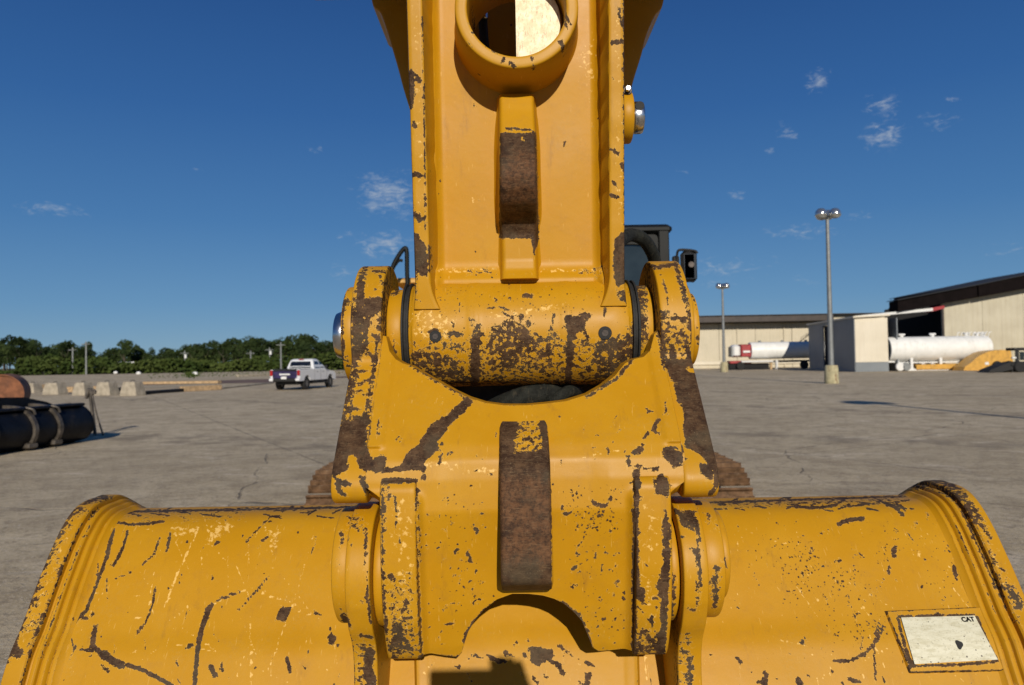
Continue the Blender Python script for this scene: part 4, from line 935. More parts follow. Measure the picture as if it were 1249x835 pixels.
# raised end rims with stepped grooves
def side_rim(s):
    LW = [L(.95, 9, (133, 606), (113, 608), (97, 615), (82, 629), (67, 655), (53, 687), (39, 723), (24, 763), (4, 812)), Pg(.62, 5, (112, 622), (92, 632), (72, 668), (58, 705), (40, 752), (18, 800), (8, 800), (44, 712), (70, 650), (96, 616)),
          L(1.0, 4, (119, 622), (100, 640), (80, 680), (60, 735), (40, 785), (25, 835)), L(1.1, 14, (20, 795), (14, 790)),
          L(1.0, 9, (1108, 590), (1130, 584), (1152, 586), (1172, 600), (1190, 625), (1205, 655)), L(.8, 6, (1205, 655), (1222, 695), (1245, 740)), Pg(.66, 5, (1110, 588), (1140, 584), (1175, 600), (1200, 640), (1190, 645), (1165, 612), (1140, 598), (1112, 598)),
          L(1.0, 4, (1150, 600), (1170, 615), (1190, 660), (1215, 715), (1240, 765)), Pg(.45, 5, (1180, 612), (1200, 640), (1249, 740), (1249, 770), (1215, 720), (1190, 660)),
          L(.6, 3, (110, 640), (92, 680), (70, 740), (50, 800)), L(.6, 3, (1165, 640), (1185, 680), (1215, 750)), Pg(.4, 5, (100, 630), (60, 720), (30, 790), (20, 780), (50, 700), (90, 625), ch='scuff'), Pg(.42, 5, (1185, 620), (1249, 740), (1240, 760), (1190, 660), ch='scuff')]
    rows = []
    steps = [(BU, -.10), (BU, -.004), (BU - .003, 0), (BU - .018, .0005), (BU - .034, 0), (BU - .037, -.003), (BU - .038, -.013), (BU - .041, -.0145), (BU - .044, -.010), (BU - .050, -.0095), (BU - .053, -.012), (BU - .055, -.0185), (BU - .058, -.0165), (BU - .064, -.016), (BU - .067, -.019), (BU - .069, -.0245), (BU - .072, -.0225), (BU - .078, -.0225), (BU - .081, -.026), (BU - .090, -.031), (BU - .090, -.06)]
    lo = list(lip_out)
    for u, d in steps:
        q = outw(lo, d)
        rows.append([(X0 + s * u, p[0] + .0012 * noise.noise(Vector((p[0] * 30, p[1] * 30, u * 3))), p[1]) for p in q])
    mb = MB().grid(rows, closed_v=True); o = mb.build('side_rim', MP, bucket, wear=LW, ang=28); recalc(o)
    # end plate
    ep = outw(lo, -.02); pl = ep + [(ep[-1][0] + .12, ep[-1][1] + .3), (ep[0][0] + .10, ep[0][1] - .35)]
    MB().sweep(densify(pl[::6] if len(pl) > 200 else pl, .2), *sorted((s * (BU - .03), s * (BU - .004))), .05, .002).build('end_plate', MP, bucket, wear=[])
side_rim(-1); side_rim(1)
# bucket ears with bosses
ECY, ECZ = 1.275, 1.452
EW = [L(.9, 4, (416, 640), (416, 700), (418, 745), (430, 790), (431, 835)), L(.9, 4, (446, 640), (447, 720), (452, 760)), L(1, 9, (420, 752), (424, 764)), L(1, 12, (452, 795), (448, 825), (455, 835)), L(.8, 6, (440, 775), (452, 776)), Pg(.45, 5, (432, 780), (458, 780), (458, 838), (432, 838)),
      L(.7, 4, (436, 735), (444, 730)), L(.6, 4, (424, 655), (430, 668)), Pg(.45, 5, (420, 626), (446, 626), (444, 650), (424, 650)), L(.9, 4, (398, 690), (400, 730), (405, 755)), L(.7, 3, (397, 640), (397, 700)),
      L(1, 5, (820, 625), (826, 622), (835, 640), (845, 645)), L(1, 8, (848, 672), (850, 678)), L(.9, 5, (851, 640), (853, 700), (850, 745)), L(.9, 6, (834, 654)), L(.8, 5, (840, 742), (844, 745)), Pg(.8, 4, (822, 622), (850, 620), (852, 645), (840, 645), (828, 634)), L(.9, 5, (821, 700), (820, 760), (816, 790)), Pg(.85, 4, (816, 790), (824, 800), (828, 836), (814, 836)), L(.9, 6, (844, 800), (842, 836)), Pg(.42, 4, (816, 770), (845, 770), (845, 836), (816, 836)),
      L(.9, 7, (866, 628), (872, 640), (875, 655)), L(.8, 5, (873, 690), (872, 740)), L(.7, 4, (884, 680), (884, 690)), L(.6, 3, (866, 700), (866, 735)), L(.8, 6, (879, 715))]
def ear_off(s):
    def f(p):
        k = min(max((1.375 - p[1]) / .09, 0), 1); return -s * .030 * k * k * (3 - 2 * k)
    return f
rear = outw([p for p in shell_prof if 1.0 < p[1] and p[0] < 1.42], -.02)
frnt = [p for p in shell_prof if p[1] < 1.39 and p[0] < 1.5]
frnt = outw(frnt, .055)
print('shell@ear', [tuple(round(x, 3) for x in p) for p in frnt[:3]])
for s in (-1, 1):
    front = arc((ECY, ECZ), .108, 40, 190, 40)
    # continue down hugging the shell
    path = front + smooth_open([(1.172, 1.415), (1.190, 1.375), (1.215, 1.340), (1.226, 1.300), (1.222, 1.24), (1.205, 1.15), (1.18, 1.0), (1.20, .75), (1.26, .5)], 5)
    back = [(1.60, .5), (1.62, 1.35)]
    prof = densify(fillet(path[::2], .02, 2) if False else path, .006, closed=False) + back
    a, b = sorted((s * .2450, s * .2840))
    er = MB().sweep(densify(prof, .01), a, b,   .005, .003).build('ear', MP, bucket, wear=EW)
    disc(s * .2845, s * (.310 if s < 0 else .316), (ECY + .005, ECZ + .004), .096 if s > 0 else .095, 'boss', MP, bucket, EW)
    if s > 0: disc(.3165, .330, (ECY + .005, ECZ + .01), .074, 'boss_cap', MP, bucket, EW)
    disc(s * .2446, s * .2290, (ECY + .008, ECZ - .005), .094, 'inner_boss', MP, bucket, EW)
    MB().sweep([(1.06, 1.30), (1.0, 1.0), (1.3, 1.0), (1.34, 1.36), (1.28, 1.33)], *sorted((s * .198, s * .206)), .1, .001)
# raised plate between the ears, with double edge bead
cp = [p for p in shell_prof if .6 < p[1] < 1.47 and p[0] < 1.6]; cpo = outw(cp, .012)
rows = []
for i in range(60):
    u = -.206 + .412 * i / 59; e = min(1, (.206 - abs(u)) / .004); bd = .005 * (math.exp(-((abs(u) - .200) / .004) ** 2) + math.exp(-((abs(u) - .188) / .004) ** 2))
    q = outw(cp, .014 * e + bd + .001)
    rows.append([(X0 + u - math.copysign(max(0, 1.30 - p[1]) * .08, u) * abs(u) / .2, p[0], p[1]) for p in q])
o = MB().grid(rows).build('centre_plate', MP, bucket, wear=BKW, ang=50); recalc(o)
# data plate
def patch(c4, n, m, lift, wallz=0.0, round_=0.0):
    rows = []
    for i in range(n + 1):
        r = []
        for j in range(m + 1):
            s_, t_ = j / m, i / n
            if round_:
                cx_, cy_ = abs(s_ - .5) * 2, abs(t_ - .5) * 2
            a = Vector(c4[0]).lerp(Vector(c4[1]), s_); b = Vector(c4[3]).lerp(Vector(c4[2]), s_); q = a.lerp(b, t_)
            P, N = hit(q.x, q.y); e = min(1, min(s_ * m, (1 - s_) * m, t_ * n, (1 - t_) * n) / 1.0)
            r.append(tuple(P + N * (lift * (e if wallz else 1))))
        rows.append(r)
    return rows
nn = hit(1150, 780)[1]
print('plate normal', nn)
FR = [L(.8, 3, (1079, 745), (1094, 775), (1108, 808)), L(.9, 4, (1096, 752), (1130, 751), (1188, 750)), L(.9, 4, (1095, 754), (1103, 785), (1112, 812)), L(.9, 4, (1113, 812), (1160, 811), (1214, 807)), L(1, 4, (1192, 753), (1203, 780), (1216, 806)), L(.8, 3, (1108, 820), (1225, 818)), L(1, 8, (1112, 810), (1107, 815)), L(.8, 5, (1143, 747)), L(.8, 5, (1156, 751)), L(.8, 6, (1080, 748)),
      L(.7, 2.5, (1078, 745), (1190, 740)), L(.8, 5, (1082, 755), (1080, 762))]
o = MB().grid(patch([(1078, 745), (1196, 740), (1226, 819), (1108, 822)], 40, 60, .006, wallz=1)).build('plate_frame', MP, bucket, wear=FR); recalc(o)
mpl = None
m_, t = newmat('weathered_cream_plate')
P_ = t.node('ShaderNodeTexCoord').outputs['Object']
c_ = t.mix(t.step(t.noise(t.scaled(P_, (1, 3, 3)), 40, 7, .7), .4, .7), (.62, .60, .46), (.47, .44, .30))
vo = t.node('ShaderNodeTexVoronoi', {'Vector': P_, 'Scale': 150.0}); vs = t.node('ShaderNodeSeparateXYZ', {'Vector': vo.outputs['Color']})
c_ = t.mix(t.m('LESS_THAN', vo.outputs['Distance'], t.m('MULTIPLY', t.m('SUBTRACT', vs.outputs[0], .72, clamp=True), 1.0)), c_, (.13, .11, .08))
c_ = t.mix(t.m('MULTIPLY', t.step(t.noise(P_, 300, 2), .6, .7), .5), c_, (.26, .24, .16))
out(t, c_, .5, 0, t.noise(P_, 200, 4), .0004)
MPLT = m_
dp = MB().grid(patch([(1097, 755), (1186, 752.5), (1214, 805), (1113, 810.5)], 16, 24, .0085))
dp = dp.build('data_plate', MPLT, bucket); recalc(dp)
P, N = hit(1167, 787)
mb = MB(); rg = []
ax = Vector((1, 0, 0)); ay = N.cross(ax)
mb.add([tuple(P + N * .0095 + (ax * math.cos(t) * .8 + ay * math.sin(t)) * .0075 * (1 + .18 * math.sin(3 * t + 1))) for t in [2 * math.pi * i / 20 for i in range(20)]], [tuple(range(20))])
mb.build('rivet_hole', MBLK, bucket, smooth=False)
fc = bpy.data.curves.new('lettering', 'FONT'); fc.body = 'CAT'; fc.size = .0125; fc.extrude = .0002; fc.offset = .0006
fo = bpy.data.objects.new('lettering', fc); col.objects.link(fo)
dg = bpy.context.evaluated_depsgraph_get(); me = bpy.data.meshes.new_from_object(fo.evaluated_get(dg)); bpy.data.objects.remove(fo)
P, N = hit(1171.5, 760.5); P2, _ = hit(1184, 760)
ax = (P2 - P).normalized(); ay = N.cross(ax).normalized()
for v in me.vertices: v.co = (P + N * .0092 + ax * v.co.x * .95 + ay * v.co.y * .95) - Vector(MO)
lo_ = bpy.data.objects.new('lettering', me); lo_.parent = bucket; me.materials.append(MBLK); col.objects.link(lo_)


# ================================================================== BACKGROUND
def metal_sheet(name, c1, c2, pitch=.3, rough=.5, rust=.25, axis=0):
    m, t = newmat(name)
    P = t.node('ShaderNodeTexCoord').outputs['Object']
    sp = t.node('ShaderNodeSeparateXYZ', {'Vector': P})
    n = t.noise(P, .5, 6, .6); st = t.noise(t.scaled(P, (2.5, 2.5, .12)), 1.6, 7, .65)
    c = t.mix(t.step(n, .3, .7), c1, c2)
    c = t.mix(t.m('MULTIPLY', t.step(st, .52, .75), rust), c, (.22, .16, .10))
    w = t.m('SINE', t.m('MULTIPLY', sp.outputs[axis], 2 * math.pi / pitch))
    out(t, c, rough, 0, w, .012, spec=.3); return m
MWALL = metal_sheet('tan_wall_sheet', (.50, .45, .335), (.56, .50, .38), .45)
MWALL2 = metal_sheet('tan_hangar_sheet', (.44, .40, .30), (.51, .47, .36), .6, rust=.45)
MSHED = metal_sheet('cream_shed_sheet', (.62, .56, .44), (.68, .62, .50), .25, rust=.12)
MSHG = metal_sheet('blue_grey_shed_sheet', (.17, .19, .205), (.20, .22, .235), .25, rust=.08, axis=1)  # shade of the side walls is put into this base colour
MROOF = plain('dark_brown_roof_edge', (.042, .031, .026), .6, scale=1.5)
MROOF2 = plain('black_brown_hangar_edge', (.007, .005, .005), .95, scale=1.5, spec=.08)
MDARK = plain('dark_interior', (.008, .008, .009), .9)
MTANK = plain('white_tank_paint', (.74, .74, .71), .35, var=.06, scale=1.5, stain=((.42, .38, .30), .35))
MWHT = plain('white_paint', (.68, .68, .66), .4, var=.1)
MRED = plain('faded_red_paint', (.30, .02, .025), .5)
MCONC = plain('weathered_concrete', (.34, .295, .225), .9, var=.25, scale=3, bump=.02, stain=((.12, .10, .08), .6))
MTIMB = plain('pale_timber', (.42, .29, .16), .85, var=.3, scale=5, bump=.01, stain=((.16, .10, .06), .5))
MPOLE = plain('galvanised_pole', (.20, .21, .21), .5, .3, .15, 3)
MLAMP = plain('polished_lamp_housing', (.60, .60, .58), .18, .9, .1, 4)
MLB = plain('painted_base_concrete', (.40, .36, .22), .9, var=.25, scale=4, stain=((.16, .07, .035), 1.0))
MBB = plain('black_bucket_paint', (.003, .004, .007), .5, var=.5, scale=3, bump=.006, stain=((.045, .036, .028), .35), spec=.25)
MBW = plain('scuffed_dark_steel', (.10, .085, .07), .5, .4, .5, 6, bump=.004)
MRUST = plain('rusty_orange_steel', (.20, .075, .032), .8, 0, .35, 6, bump=.004, stain=((.10, .045, .028), .7))
MCAR = plain('white_car_paint', (.70, .71, .73), .22, var=.03)
MPURP = plain('purple_tailgate_wrap', (.028, .020, .070), .35, var=.5, scale=3)
MTL = plain('red_tail_lamp', (.35, .012, .012), .25, var=.2)
MTYRE = plain('tyre_rubber', (.012, .012, .012), .85)
MRIM = plain('alloy_rim', (.20, .20, .21), .35, .8)
MSIGN = plain('white_plate', (.70, .70, .68), .5, var=.05)
MENDD = plain('shaded_tank_end', (.13, .15, .17), .7)  # end of the tank darkened to carry its shade in the colour
MBARK = plain('bark', (.10, .08, .06), .9, var=.3, scale=2)
def leafmat(name, a, b, sc=.35):
    m, t = newmat(name)
    P = t.node('ShaderNodeTexCoord').outputs['Object']
    oi = t.node('ShaderNodeObjectInfo')
    n = t.noise(P, sc, 5, .7)
    c = t.mix(t.step(n, .35, .65), a, b)
    c = t.mix(t.m('MULTIPLY', oi.outputs['Random'], .5), c, tuple(x * .65 for x in a))
    out(t, c, .8, spec=.15); return m
MLEAF = leafmat('dark_woodland_leaves', (.018, .034, .010), (.052, .074, .020))
MBUSH = leafmat('bright_shrub_leaves', (.034, .056, .010), (.088, .112, .026), .10)
def PX(px, py, Y): p = atY(px, py, Y); return (p.x, p.z)

# ---- trees
def crown_mb(r, n, rad, h, z0, leaf):
    mb = MB(); lobes = []
    for i in range(11):
        a = r.random() * 6.283; q = r.random() ** .5 * rad * .62; zz = z0 + h * (.25 + .62 * r.random())
        k = 1 - .45 * abs((zz - z0) / h - .45)
        lobes.append((q * math.cos(a), q * math.sin(a), zz, rad * (.30 + .25 * r.random()) * k))
    lobes.append((0, 0, z0 + h * .82, rad * .42)); lobes.append((0, 0, z0 + h * .5, rad * .6))
    for i in range(n):
        x, y, z, q = lobes[r.randrange(len(lobes))]
        d = Vector((r.gauss(0, 1), r.gauss(0, 1), r.gauss(0, .85))).normalized() * q * (1 - .35 * r.random() ** 2)
        p = Vector((x, y, z)) + d
        u = Vector((r.gauss(0, 1), r.gauss(0, 1), r.gauss(0, 1))).normalized(); w = u.orthogonal().normalized(); s_ = leaf * (.6 + .8 * r.random())
        v3 = (u + w * .2) * s_
        mb.add([p - u * s_, p + w * s_ * .7, p + v3, p - w * s_ * .6], [(0, 1, 2, 3)])
    return mb
protos = []
for k in range(6):
    r = random.Random(40 + k); H = (11, 12.5, 10, 13, 11.5, 9.5)[k]; rad = (3.6, 3.2, 4.2, 3.0, 4.0, 3.8)[k]
    root = empty('woodland_tree', (0, 0, 0))
    tag(root, 'dark green broad crowned tree in the far tree line beyond the lot', 'tree', 'trees of the far tree line')
    tm = MB().cyl((0, 0, -.1), (0.1, 0, H * .55), .26, 8, r2=.14)
    for q in range(5):
        a = q * 1.3; tm.cyl((0.05, 0, H * (.3 + .05 * q)), (math.cos(a) * rad * .5, math.sin(a) * rad * .5, H * (.55 + .05 * q)), .10, 6, r2=.04)
    tm.build('trunk', MBARK, root, world=False)
    crown_mb(r, 950, rad, H * .82, H * .2, .34).build('crown', MLEAF, root, world=False, smooth=False)
    protos.append([root, False])
r = random.Random(5)
spots = []
for row, (Y, n) in enumerate(((206, 56), (222, 52), (238, 46))):
    for i in range(n):
        px = -90 + (620 * (i + .5 * (row % 2) + r.uniform(-.35, .35)) / n)
        spots.append((px, Y + r.uniform(-6, 6)))
for i in range(9): spots.append((600 + i * 34 + r.uniform(-8, 8), 235 + r.uniform(-6, 6)))
for i, (px, Y) in enumerate(spots):
    k = r.randrange(6); pr = protos[k]
    o = pr[0] if not pr[1] else copy_tree(pr[0]); pr[1] = True
    x = (px - 624) / F * Y; sc_ = .80 * r.uniform(.82, 1.10) * (.90 + .14 * math.sin(px * .021 + 1) + .05 * math.sin(px * .09))
    o.location = (x, Y, -.03); o.rotation_euler = (0, 0, r.uniform(0, 6.28)); o.scale = (sc_ * r.uniform(.9, 1.25), sc_ * r.uniform(.9, 1.25), sc_)
# hangar-side tree
o = copy_tree(protos[2][0]); o.location = (49.3, 96, -.03); o.scale = (.30, .30, .76); o['label'] = 'small dark tree peeping over the roofline left of the brown hangar roof'
if 'group' in o: del o['group']
# shrub belt in front of the trees
mb = MB(); r = random.Random(11)
for i in range(15000):
    px = r.uniform(-120, 640); Y = r.uniform(176, 190); x = (px - 624) / F * Y
    hmax = 2.1 + 2.3 * max(0, noise.noise(Vector((x * .09, Y * .07, 0)))+ .35) + (1.8 if 20 < px < 130 else 0) * (.5 + noise.noise(Vector((x * .2, 2, 0))))
    if px < 18: hmax *= .35
    z = hmax * r.random() ** .7
    p = Vector((x, Y, z)); u = Vector((r.gauss(0, 1), r.gauss(0, 1), r.gauss(0, 1))).normalized(); w = u.orthogonal().normalized(); s_ = .28 + .25 * r.random()
    mb.add([p - u * s_, p + w * s_, p + u * s_, p - w * s_ * .7], [(0, 1, 2, 3)])
tag(mb.build('shrub_belt', MBUSH, smooth=False), 'bright green scrub growing along the foot of the far trees', 'shrubs', kind='stuff')
# weeds and low kerb debris at the edge of the lot
mb = MB()
for i in range(1600):
    px = r.choice((r.gauss(232, 5), r.uniform(180, 420), r.uniform(460, 640))); Y = r.uniform(95, 160) if px != 232 else 90; x = (px - 624) / F * Y
    p = Vector((x, Y, .1 + .35 * r.random())); u = Vector((r.gauss(0, 1), r.gauss(0, 1), r.gauss(0, 1))).normalized(); w = u.orthogonal().normalized(); s_ = .1
    mb.add([p - u * s_, p + w * s_, p + u * s_, p - w * s_ * .7], [(0, 1, 2, 3)])
tag(mb.build('weeds', MBUSH, smooth=False), 'low weeds scattered on the far side of the lot', 'weeds', kind='stuff')

# ---- far white sheds between shrubs
for i, (a, b, y0, y1) in enumerate(((94, 112, 447.5, 450), (147, 171, 442, 446), (190, 212, 441.5, 447), (217, 232, 442, 446), (300, 320, 441, 446), (408, 420, 440, 446))):
    Y = 191.5; x0, z1 = PX(a, y0 - .8, Y); x1, z0 = PX(b, y1, Y)
    root = empty('parked_trailer', ((x0 + x1) / 2, Y, 0))
    mb = MB().box((0, 0, (z0 + z1) / 2), (x1 - x0, 2.4, max(.5, z1 - z0)), b=.08); mb.build('body', MWHT, root, world=False)
    MB().box((0, 0, z0 / 2 - .02), (max(1.0, (x1 - x0) * .7), 1.0, max(.3, z0 - .05))).build('chassis', MSTEEL, root, world=False)
    tag(root, ('small pale trailer low at the foot of the tall light green bushes', 'white trailer roof left of the longest one among the far bushes', 'long white trailer roof in the middle gap of the far bushes',
               'short white trailer right beside the long one among the far bushes', 'white trailer among the far bushes just left of the pickup truck', 'white trailer among the far bushes between pickup and excavator link')[i], 'trailer')
# utility poles
for i, (px, t_, b_, Y) in enumerate(((106, 424, 444, 185), (122.5, 417, 446, 178), (352, 418, 446, 178), (238, 428, 443, 188), (316, 428, 446, 186), (338, 424, 444, 192))):
    x, z = PX(px, t_, Y); mb = MB().cyl((0, 0, 0), (0, 0, z), .22, 8, r2=.15); root = empty('utility_pole', (x, Y - 6, 0)); mb.build('pole', MPOLE, root, world=False)
    MB().box((0, -.2, z - .6), (2.0, .12, .14)).build('crossarm', MPOLE, root, world=False)
    if i in (3, 5): MB().cyl((.3, -.2, z - 1.8), (.3, -.2, z - .9), .3, 10).build('transformer', MSIGN, root, world=False)
    tag(root, ('thinner leftmost utility pole in front of the far trees', 'tall pale utility pole beside the thinner leftmost one', 'utility pole rising just above the roof of the white pickup',
               'short utility pole with a pale transformer in front of the middle trees', 'faint short utility pole left of the pickup cab', 'utility pole with a pale transformer left of the pickup cab roof')[i], 'utility pole')

# ---- row of concrete blocks, timbers and kerb on the left
def block(px0, px1, y0, y1, label, Y=None):
    gb = atZ((px0 + px1) / 2, y1); Y = gb.y; w = (px1 - px0) / F * Y; h = atY(px0, y0, Y).z
    root = empty('concrete_block', (gb.x, Y + .35, 0), R(-12)); rows = []
    for z, k in ((0, 1), (.05, 1), (h * .25, .97), (h * .5, .88), (h - .04, .70), (h, .66)):
        rows.append([(sx * w / 2 * k + .02 * noise.noise(Vector((px0, z * 5, sx))), sy * .42 * (1 - (1 - k) * .6), z + .015 * noise.noise(Vector((px0 + sx, sy * 3, z)))) for sx, sy in ((-1, -1), (-.3, -1.01), (.3, -1), (1, -1), (1.01, 0), (1, 1), (-1, 1), (-1, 0))])
    mb = MB().grid(rows, closed_u=True, cap=True); o = mb.build('body', MCONC, root, world=False, ang=25)
    ml = MB(); ml.tube([(-.14, 0, h - .02), (-.1, 0, h + .07), (.1, 0, h + .07), (.14, 0, h - .02)], .018, 6, 4); ml.build('lifting_loop', MSTEEL, root, world=False)
    tag(root, label, 'concrete block', 'concrete blocks in a row across the lot')
block(-14, 8, 468, 480, 'concrete block half hidden behind the rusty round pipe end')
block(28, 45, 467.5, 479, 'pale concrete block just right of the rusty pipe end')
block(52, 75, 467, 481, 'concrete block second to the right of the rusty pipe end')
block(89, 107, 466.5, 482, 'concrete block behind the right rear corner of the black bucket')
block(116, 138, 466, 482, 'wide concrete block second from the right end of the row')
block(147, 170, 465.5, 482.5, 'last concrete block at the right end of the row, next to the long timber')
def bar(name, pts, w, h, z, mat, label, cat, b=.02):
    a = Vector(pts[0]); c = Vector(pts[1]); m = (a + c) / 2; d = c - a; root = empty(name, (m.x, m.y, 0), math.atan2(d.y, d.x))
    MB().box((0, 0, z + h / 2), (d.length, w, h), b=b).build('body', mat, root, world=False)
    return tag(root, label, cat)
def g2(px, py): p = atZ(px, py); return (p.x, p.y)
o = bar('timber_beam', (g2(44, 475), g2(54, 475)), .5, .42, 0, MTIMB, 'short pale timber between the first two blocks', 'timber')
o = bar('timber_beam', (g2(73, 478), g2(92, 478)), .5, .38, 0, MTIMB, 'short dusty timber between the second and third blocks', 'timber')
o = bar('timber_beam', (g2(104, 478), g2(120, 478)), .5, .42, 0, MTIMB, 'pale timber between the two widest blocks', 'timber')
o = bar('timber_beam', (g2(166, 473.2), g2(268, 472)), .6, .22, .30, MTIMB, 'long pale timber laid across the lot right of the last block', 'timber')
o = bar('steel_beam', (g2(170, 481.5), g2(222, 477.5)), .4, .22, 0, MBB, 'black steel beam lying in front of the long timber', 'beam')
o = bar('timber_beam', (g2(222, 477.5), g2(268, 475)), .5, .36, 0, MTIMB, 'thick pale timber end lying right of the black beam', 'timber')
o = bar('steel_beam', (g2(120, 480), g2(147, 480)), .4, .4, 0, MBB, 'black steel offcut between the last two blocks', 'beam')
o = bar('kerb', (g2(266, 474.5), g2(332, 467.5)), .3, .12, 0, MCONC, 'low concrete kerb running from the timbers towards the pickup', 'kerb')
o = bar('kerb', (g2(290, 459.5), g2(445, 453.5)), .8, .35, 0, MCONC, 'long low kerb behind the white pickup at the lot edge', 'kerb')
MDIRT = plain('brown_dirt_strip', (.14, .085, .06), .95, var=.3, scale=.4)
def flat(name, pts, z, mat):
    o = MB().add([(g2(a, b)[0], g2(a, b)[1], z) for a, b in pts], [tuple(range(len(pts)))]).build(name, mat, smooth=False); return structure(o)
flat('dirt_strip', [(150, 470), (330, 466.5), (405, 461), (440, 460), (440, 458), (330, 462), (200, 465.5), (150, 467)], .012, MDIRT)
r = random.Random(3)
lab = ['white bag of rubbish on the far lot, left of the utility poles', 'white lump of debris near the middle of the far lot edge', 'small white debris right of the weed clump']
for i, (px, py) in enumerate(((141, 456), (169, 457), (238, 458))):
    q = atZ(px, py); mb = MB(); rows = []
    for a in range(6):
        t = math.pi * a / 5; rows.append([(q.x + .45 * math.sin(t) * math.cos(p_) * (1 + .3 * r.random()), q.y + .4 * math.sin(t) * math.sin(p_), .33 + .35 * math.cos(t)) for p_ in [6.283 * k / 9 for k in range(9)]])
    tag(mb.grid(rows, closed_u=True).build('rubbish_bag', MWHT, origin=(q.x, q.y, 0)), lab[i], 'rubbish bag')

# ---- pickup truck (built along +Y = forward, then turned)
def pickup(loc, rz):
    root = empty('pickup_truck', loc, rz)
    tag(root, 'white crew cab pickup truck with purple tailgate seen from behind', 'pickup truck')
    def prof_body(pr, x0, x1, name, mat, parent=root, tuck=0.0, ch=.03):
        mb = MB(); n = len(pr); rows = []
        for x, ins in ((x0, ch), (x0 + ch, 0), (x1 - ch, 0), (x1, ch)):
            cy = sum(p[0] for p in pr) / n; cz = sum(p[1] for p in pr) / n
            rows.append([(x, p[0] + (cy - p[0]) * ins * .3, p[1] + (cz - p[1]) * ins * .6) for p in pr])
        o = mb.grid(rows, closed_u=True, cap=True).build(name, mat, parent, world=False, ang=35); recalc(o); return o
    # lower body with wheel arches, y from -2.9 to 2.9
    def wa(cy, r0=.50, n=10): return [(cy + r0 * math.cos(t), .42 + r0 * math.sin(t)) for t in [math.pi * i / n for i in range(n + 1)]]
    low_ = [(-2.82, .55)] + [(-2.80, 1.28), (-.62, 1.30), (1.35, 1.26), (1.6, 1.20), (2.6, 1.08), (2.85, .95), (2.88, .50)] + [p for p in wa(1.95) if p[1] > .45] + [p for p in wa(-1.75) if p[1] > .45]
    body = prof_body(fillet(low_, .05, 3), -.98, .98, 'body', MCAR)
    # greenhouse with tumblehome
    rows = []
    for z, y0, y1, w in ((1.24, -.66, 1.46, .93), (1.45, -.64, 1.16, .90), (1.80, -.50, .58, .78), (1.90, -.40, .42, .72), (1.94, -.25, .25, .62)):
        rows.append([(-w, y0 + .06, z), (-w + .08, y0, z), (w - .08, y0, z), (w, y0 + .06, z), (w, y1 - .1, z), (w - .12, y1, z), (-w + .12, y1, z), (-w, y1 - .1, z)])
    cabm = MB().grid(rows, closed_u=True, cap=True).build('cab', MCAR, root, world=False, ang=30)
    def pane(name, pts, mat=MDG, par=cabm): MB().add(pts, [tuple(range(len(pts)))]).build(name, mat, par, world=False, smooth=False)
    pane('rear_window', [(-.76, -.665, 1.36), (.76, -.665, 1.36), (.66, -.535, 1.78), (-.66, -.535, 1.78)])
    for s in (-1, 1):
        pane('side_window', [(s * .925, -.45, 1.34), (s * .925, .28, 1.34), (s * .800, .26, 1.78), (s * .800, -.35, 1.78)])
        pane('side_window', [(s * .925, .38, 1.34), (s * .918, 1.14, 1.36), (s * .800, .56, 1.78), (s * .800, .36, 1.78)])
        MB().box((s * 1.06, 1.02, 1.42), (.16, .1, .22), b=.03).build('wing_mirror', MCAR if s < 0 else MBLK, cabm, world=False)
        for y in (.10, 1.0): MB().box((s * .992, y - .28, 1.10), (.03, .16, .03), b=.008).build('door_handle', MBLK, body, world=False)
        for y in (-.62, .33, 1.30): MB().box((s * .981, y, .88), (.006, .018, .72)).build('door_seam', MBLK, body, world=False)
        MB().box((s * 1.0, .2, .42), (.14, 2.1, .08), b=.02).build('running_board', MBLK, body, world=False)
        MB().box((s * .90, -2.815, 1.07), (.17, .10, .36), b=.03).build('tail_lamp', MTL, root, world=False)
        MB().box((s * .86, -2.90, .66), (.30, .12, .20), b=.04).build('bumper_end', MCAR, root, world=False)
    MB().box((0, -2.83, 1.00), (1.60, .05, .52), b=.02).build('tailgate', MPURP, root, world=False)
    MB().box((0, -2.86, 1.235), (1.55, .05, .09), b=.02).build('tailgate_spoiler', MBLK, root, world=False)
    MB().box((0, -1.72, 1.305), (1.72, 2.05, .03), b=.01).build('bed_cover', MBLK, root, world=False)
    bp_ = MB().box((0, -2.90, .64), (1.5, .14, .22), b=.04).build('rear_bumper', MBLK, root, world=False)
    MB().box((0, -2.985, .78), (.36, .02, .16), b=.004).build('number_plate', MSIGN, root, world=False)
    MB().box((0, -2.862, .99), (.70, .012, .09), b=.003).build('tailgate_lettering_strip', MSIGN, root, world=False)
    MB().box((0, .0, .45), (1.5, 5.2, .22), b=.04).build('chassis', MBLK, root, world=False)
    MB().box((0, -.47, 1.905), (.34, .05, .05), b=.01).build('brake_lamp', MTL, cabm, world=False)
    w0 = None
    for (x, y) in ((-.84, -1.75), (.84, -1.75), (-.84, 1.95), (.84, 1.95)):
        if w0 is None:
            mb = MB(); rows = [[(xx, q * math.cos(t), q * math.sin(t)) for t in [6.2832 * i / 28 for i in range(28)]] for xx, q in ((-.14, .22), (-.14, .37), (-.11, .405), (.11, .405), (.14, .37), (.14, .22))]
            w0 = mb.grid(rows, closed_u=True).build('wheel', MTYRE, root, world=False)
            mb = MB(); mb.cyl((-.12, 0, 0), (.12, 0, 0), .23, 24, ch=.02)
            for k in range(5):
                a = k * 1.2566; mb.box((.0, .13 * math.cos(a), .13 * math.sin(a)), (.27, .05, .05), b=.01)
            mb.build('rim', MRIM, w0, world=False); w = w0
        else:
            w = w0.copy(); col.objects.link(w); c = w0.children[0].copy(); col.objects.link(c); c.parent = w
        w.parent = root; w.location = (x, y, .405)
    return root
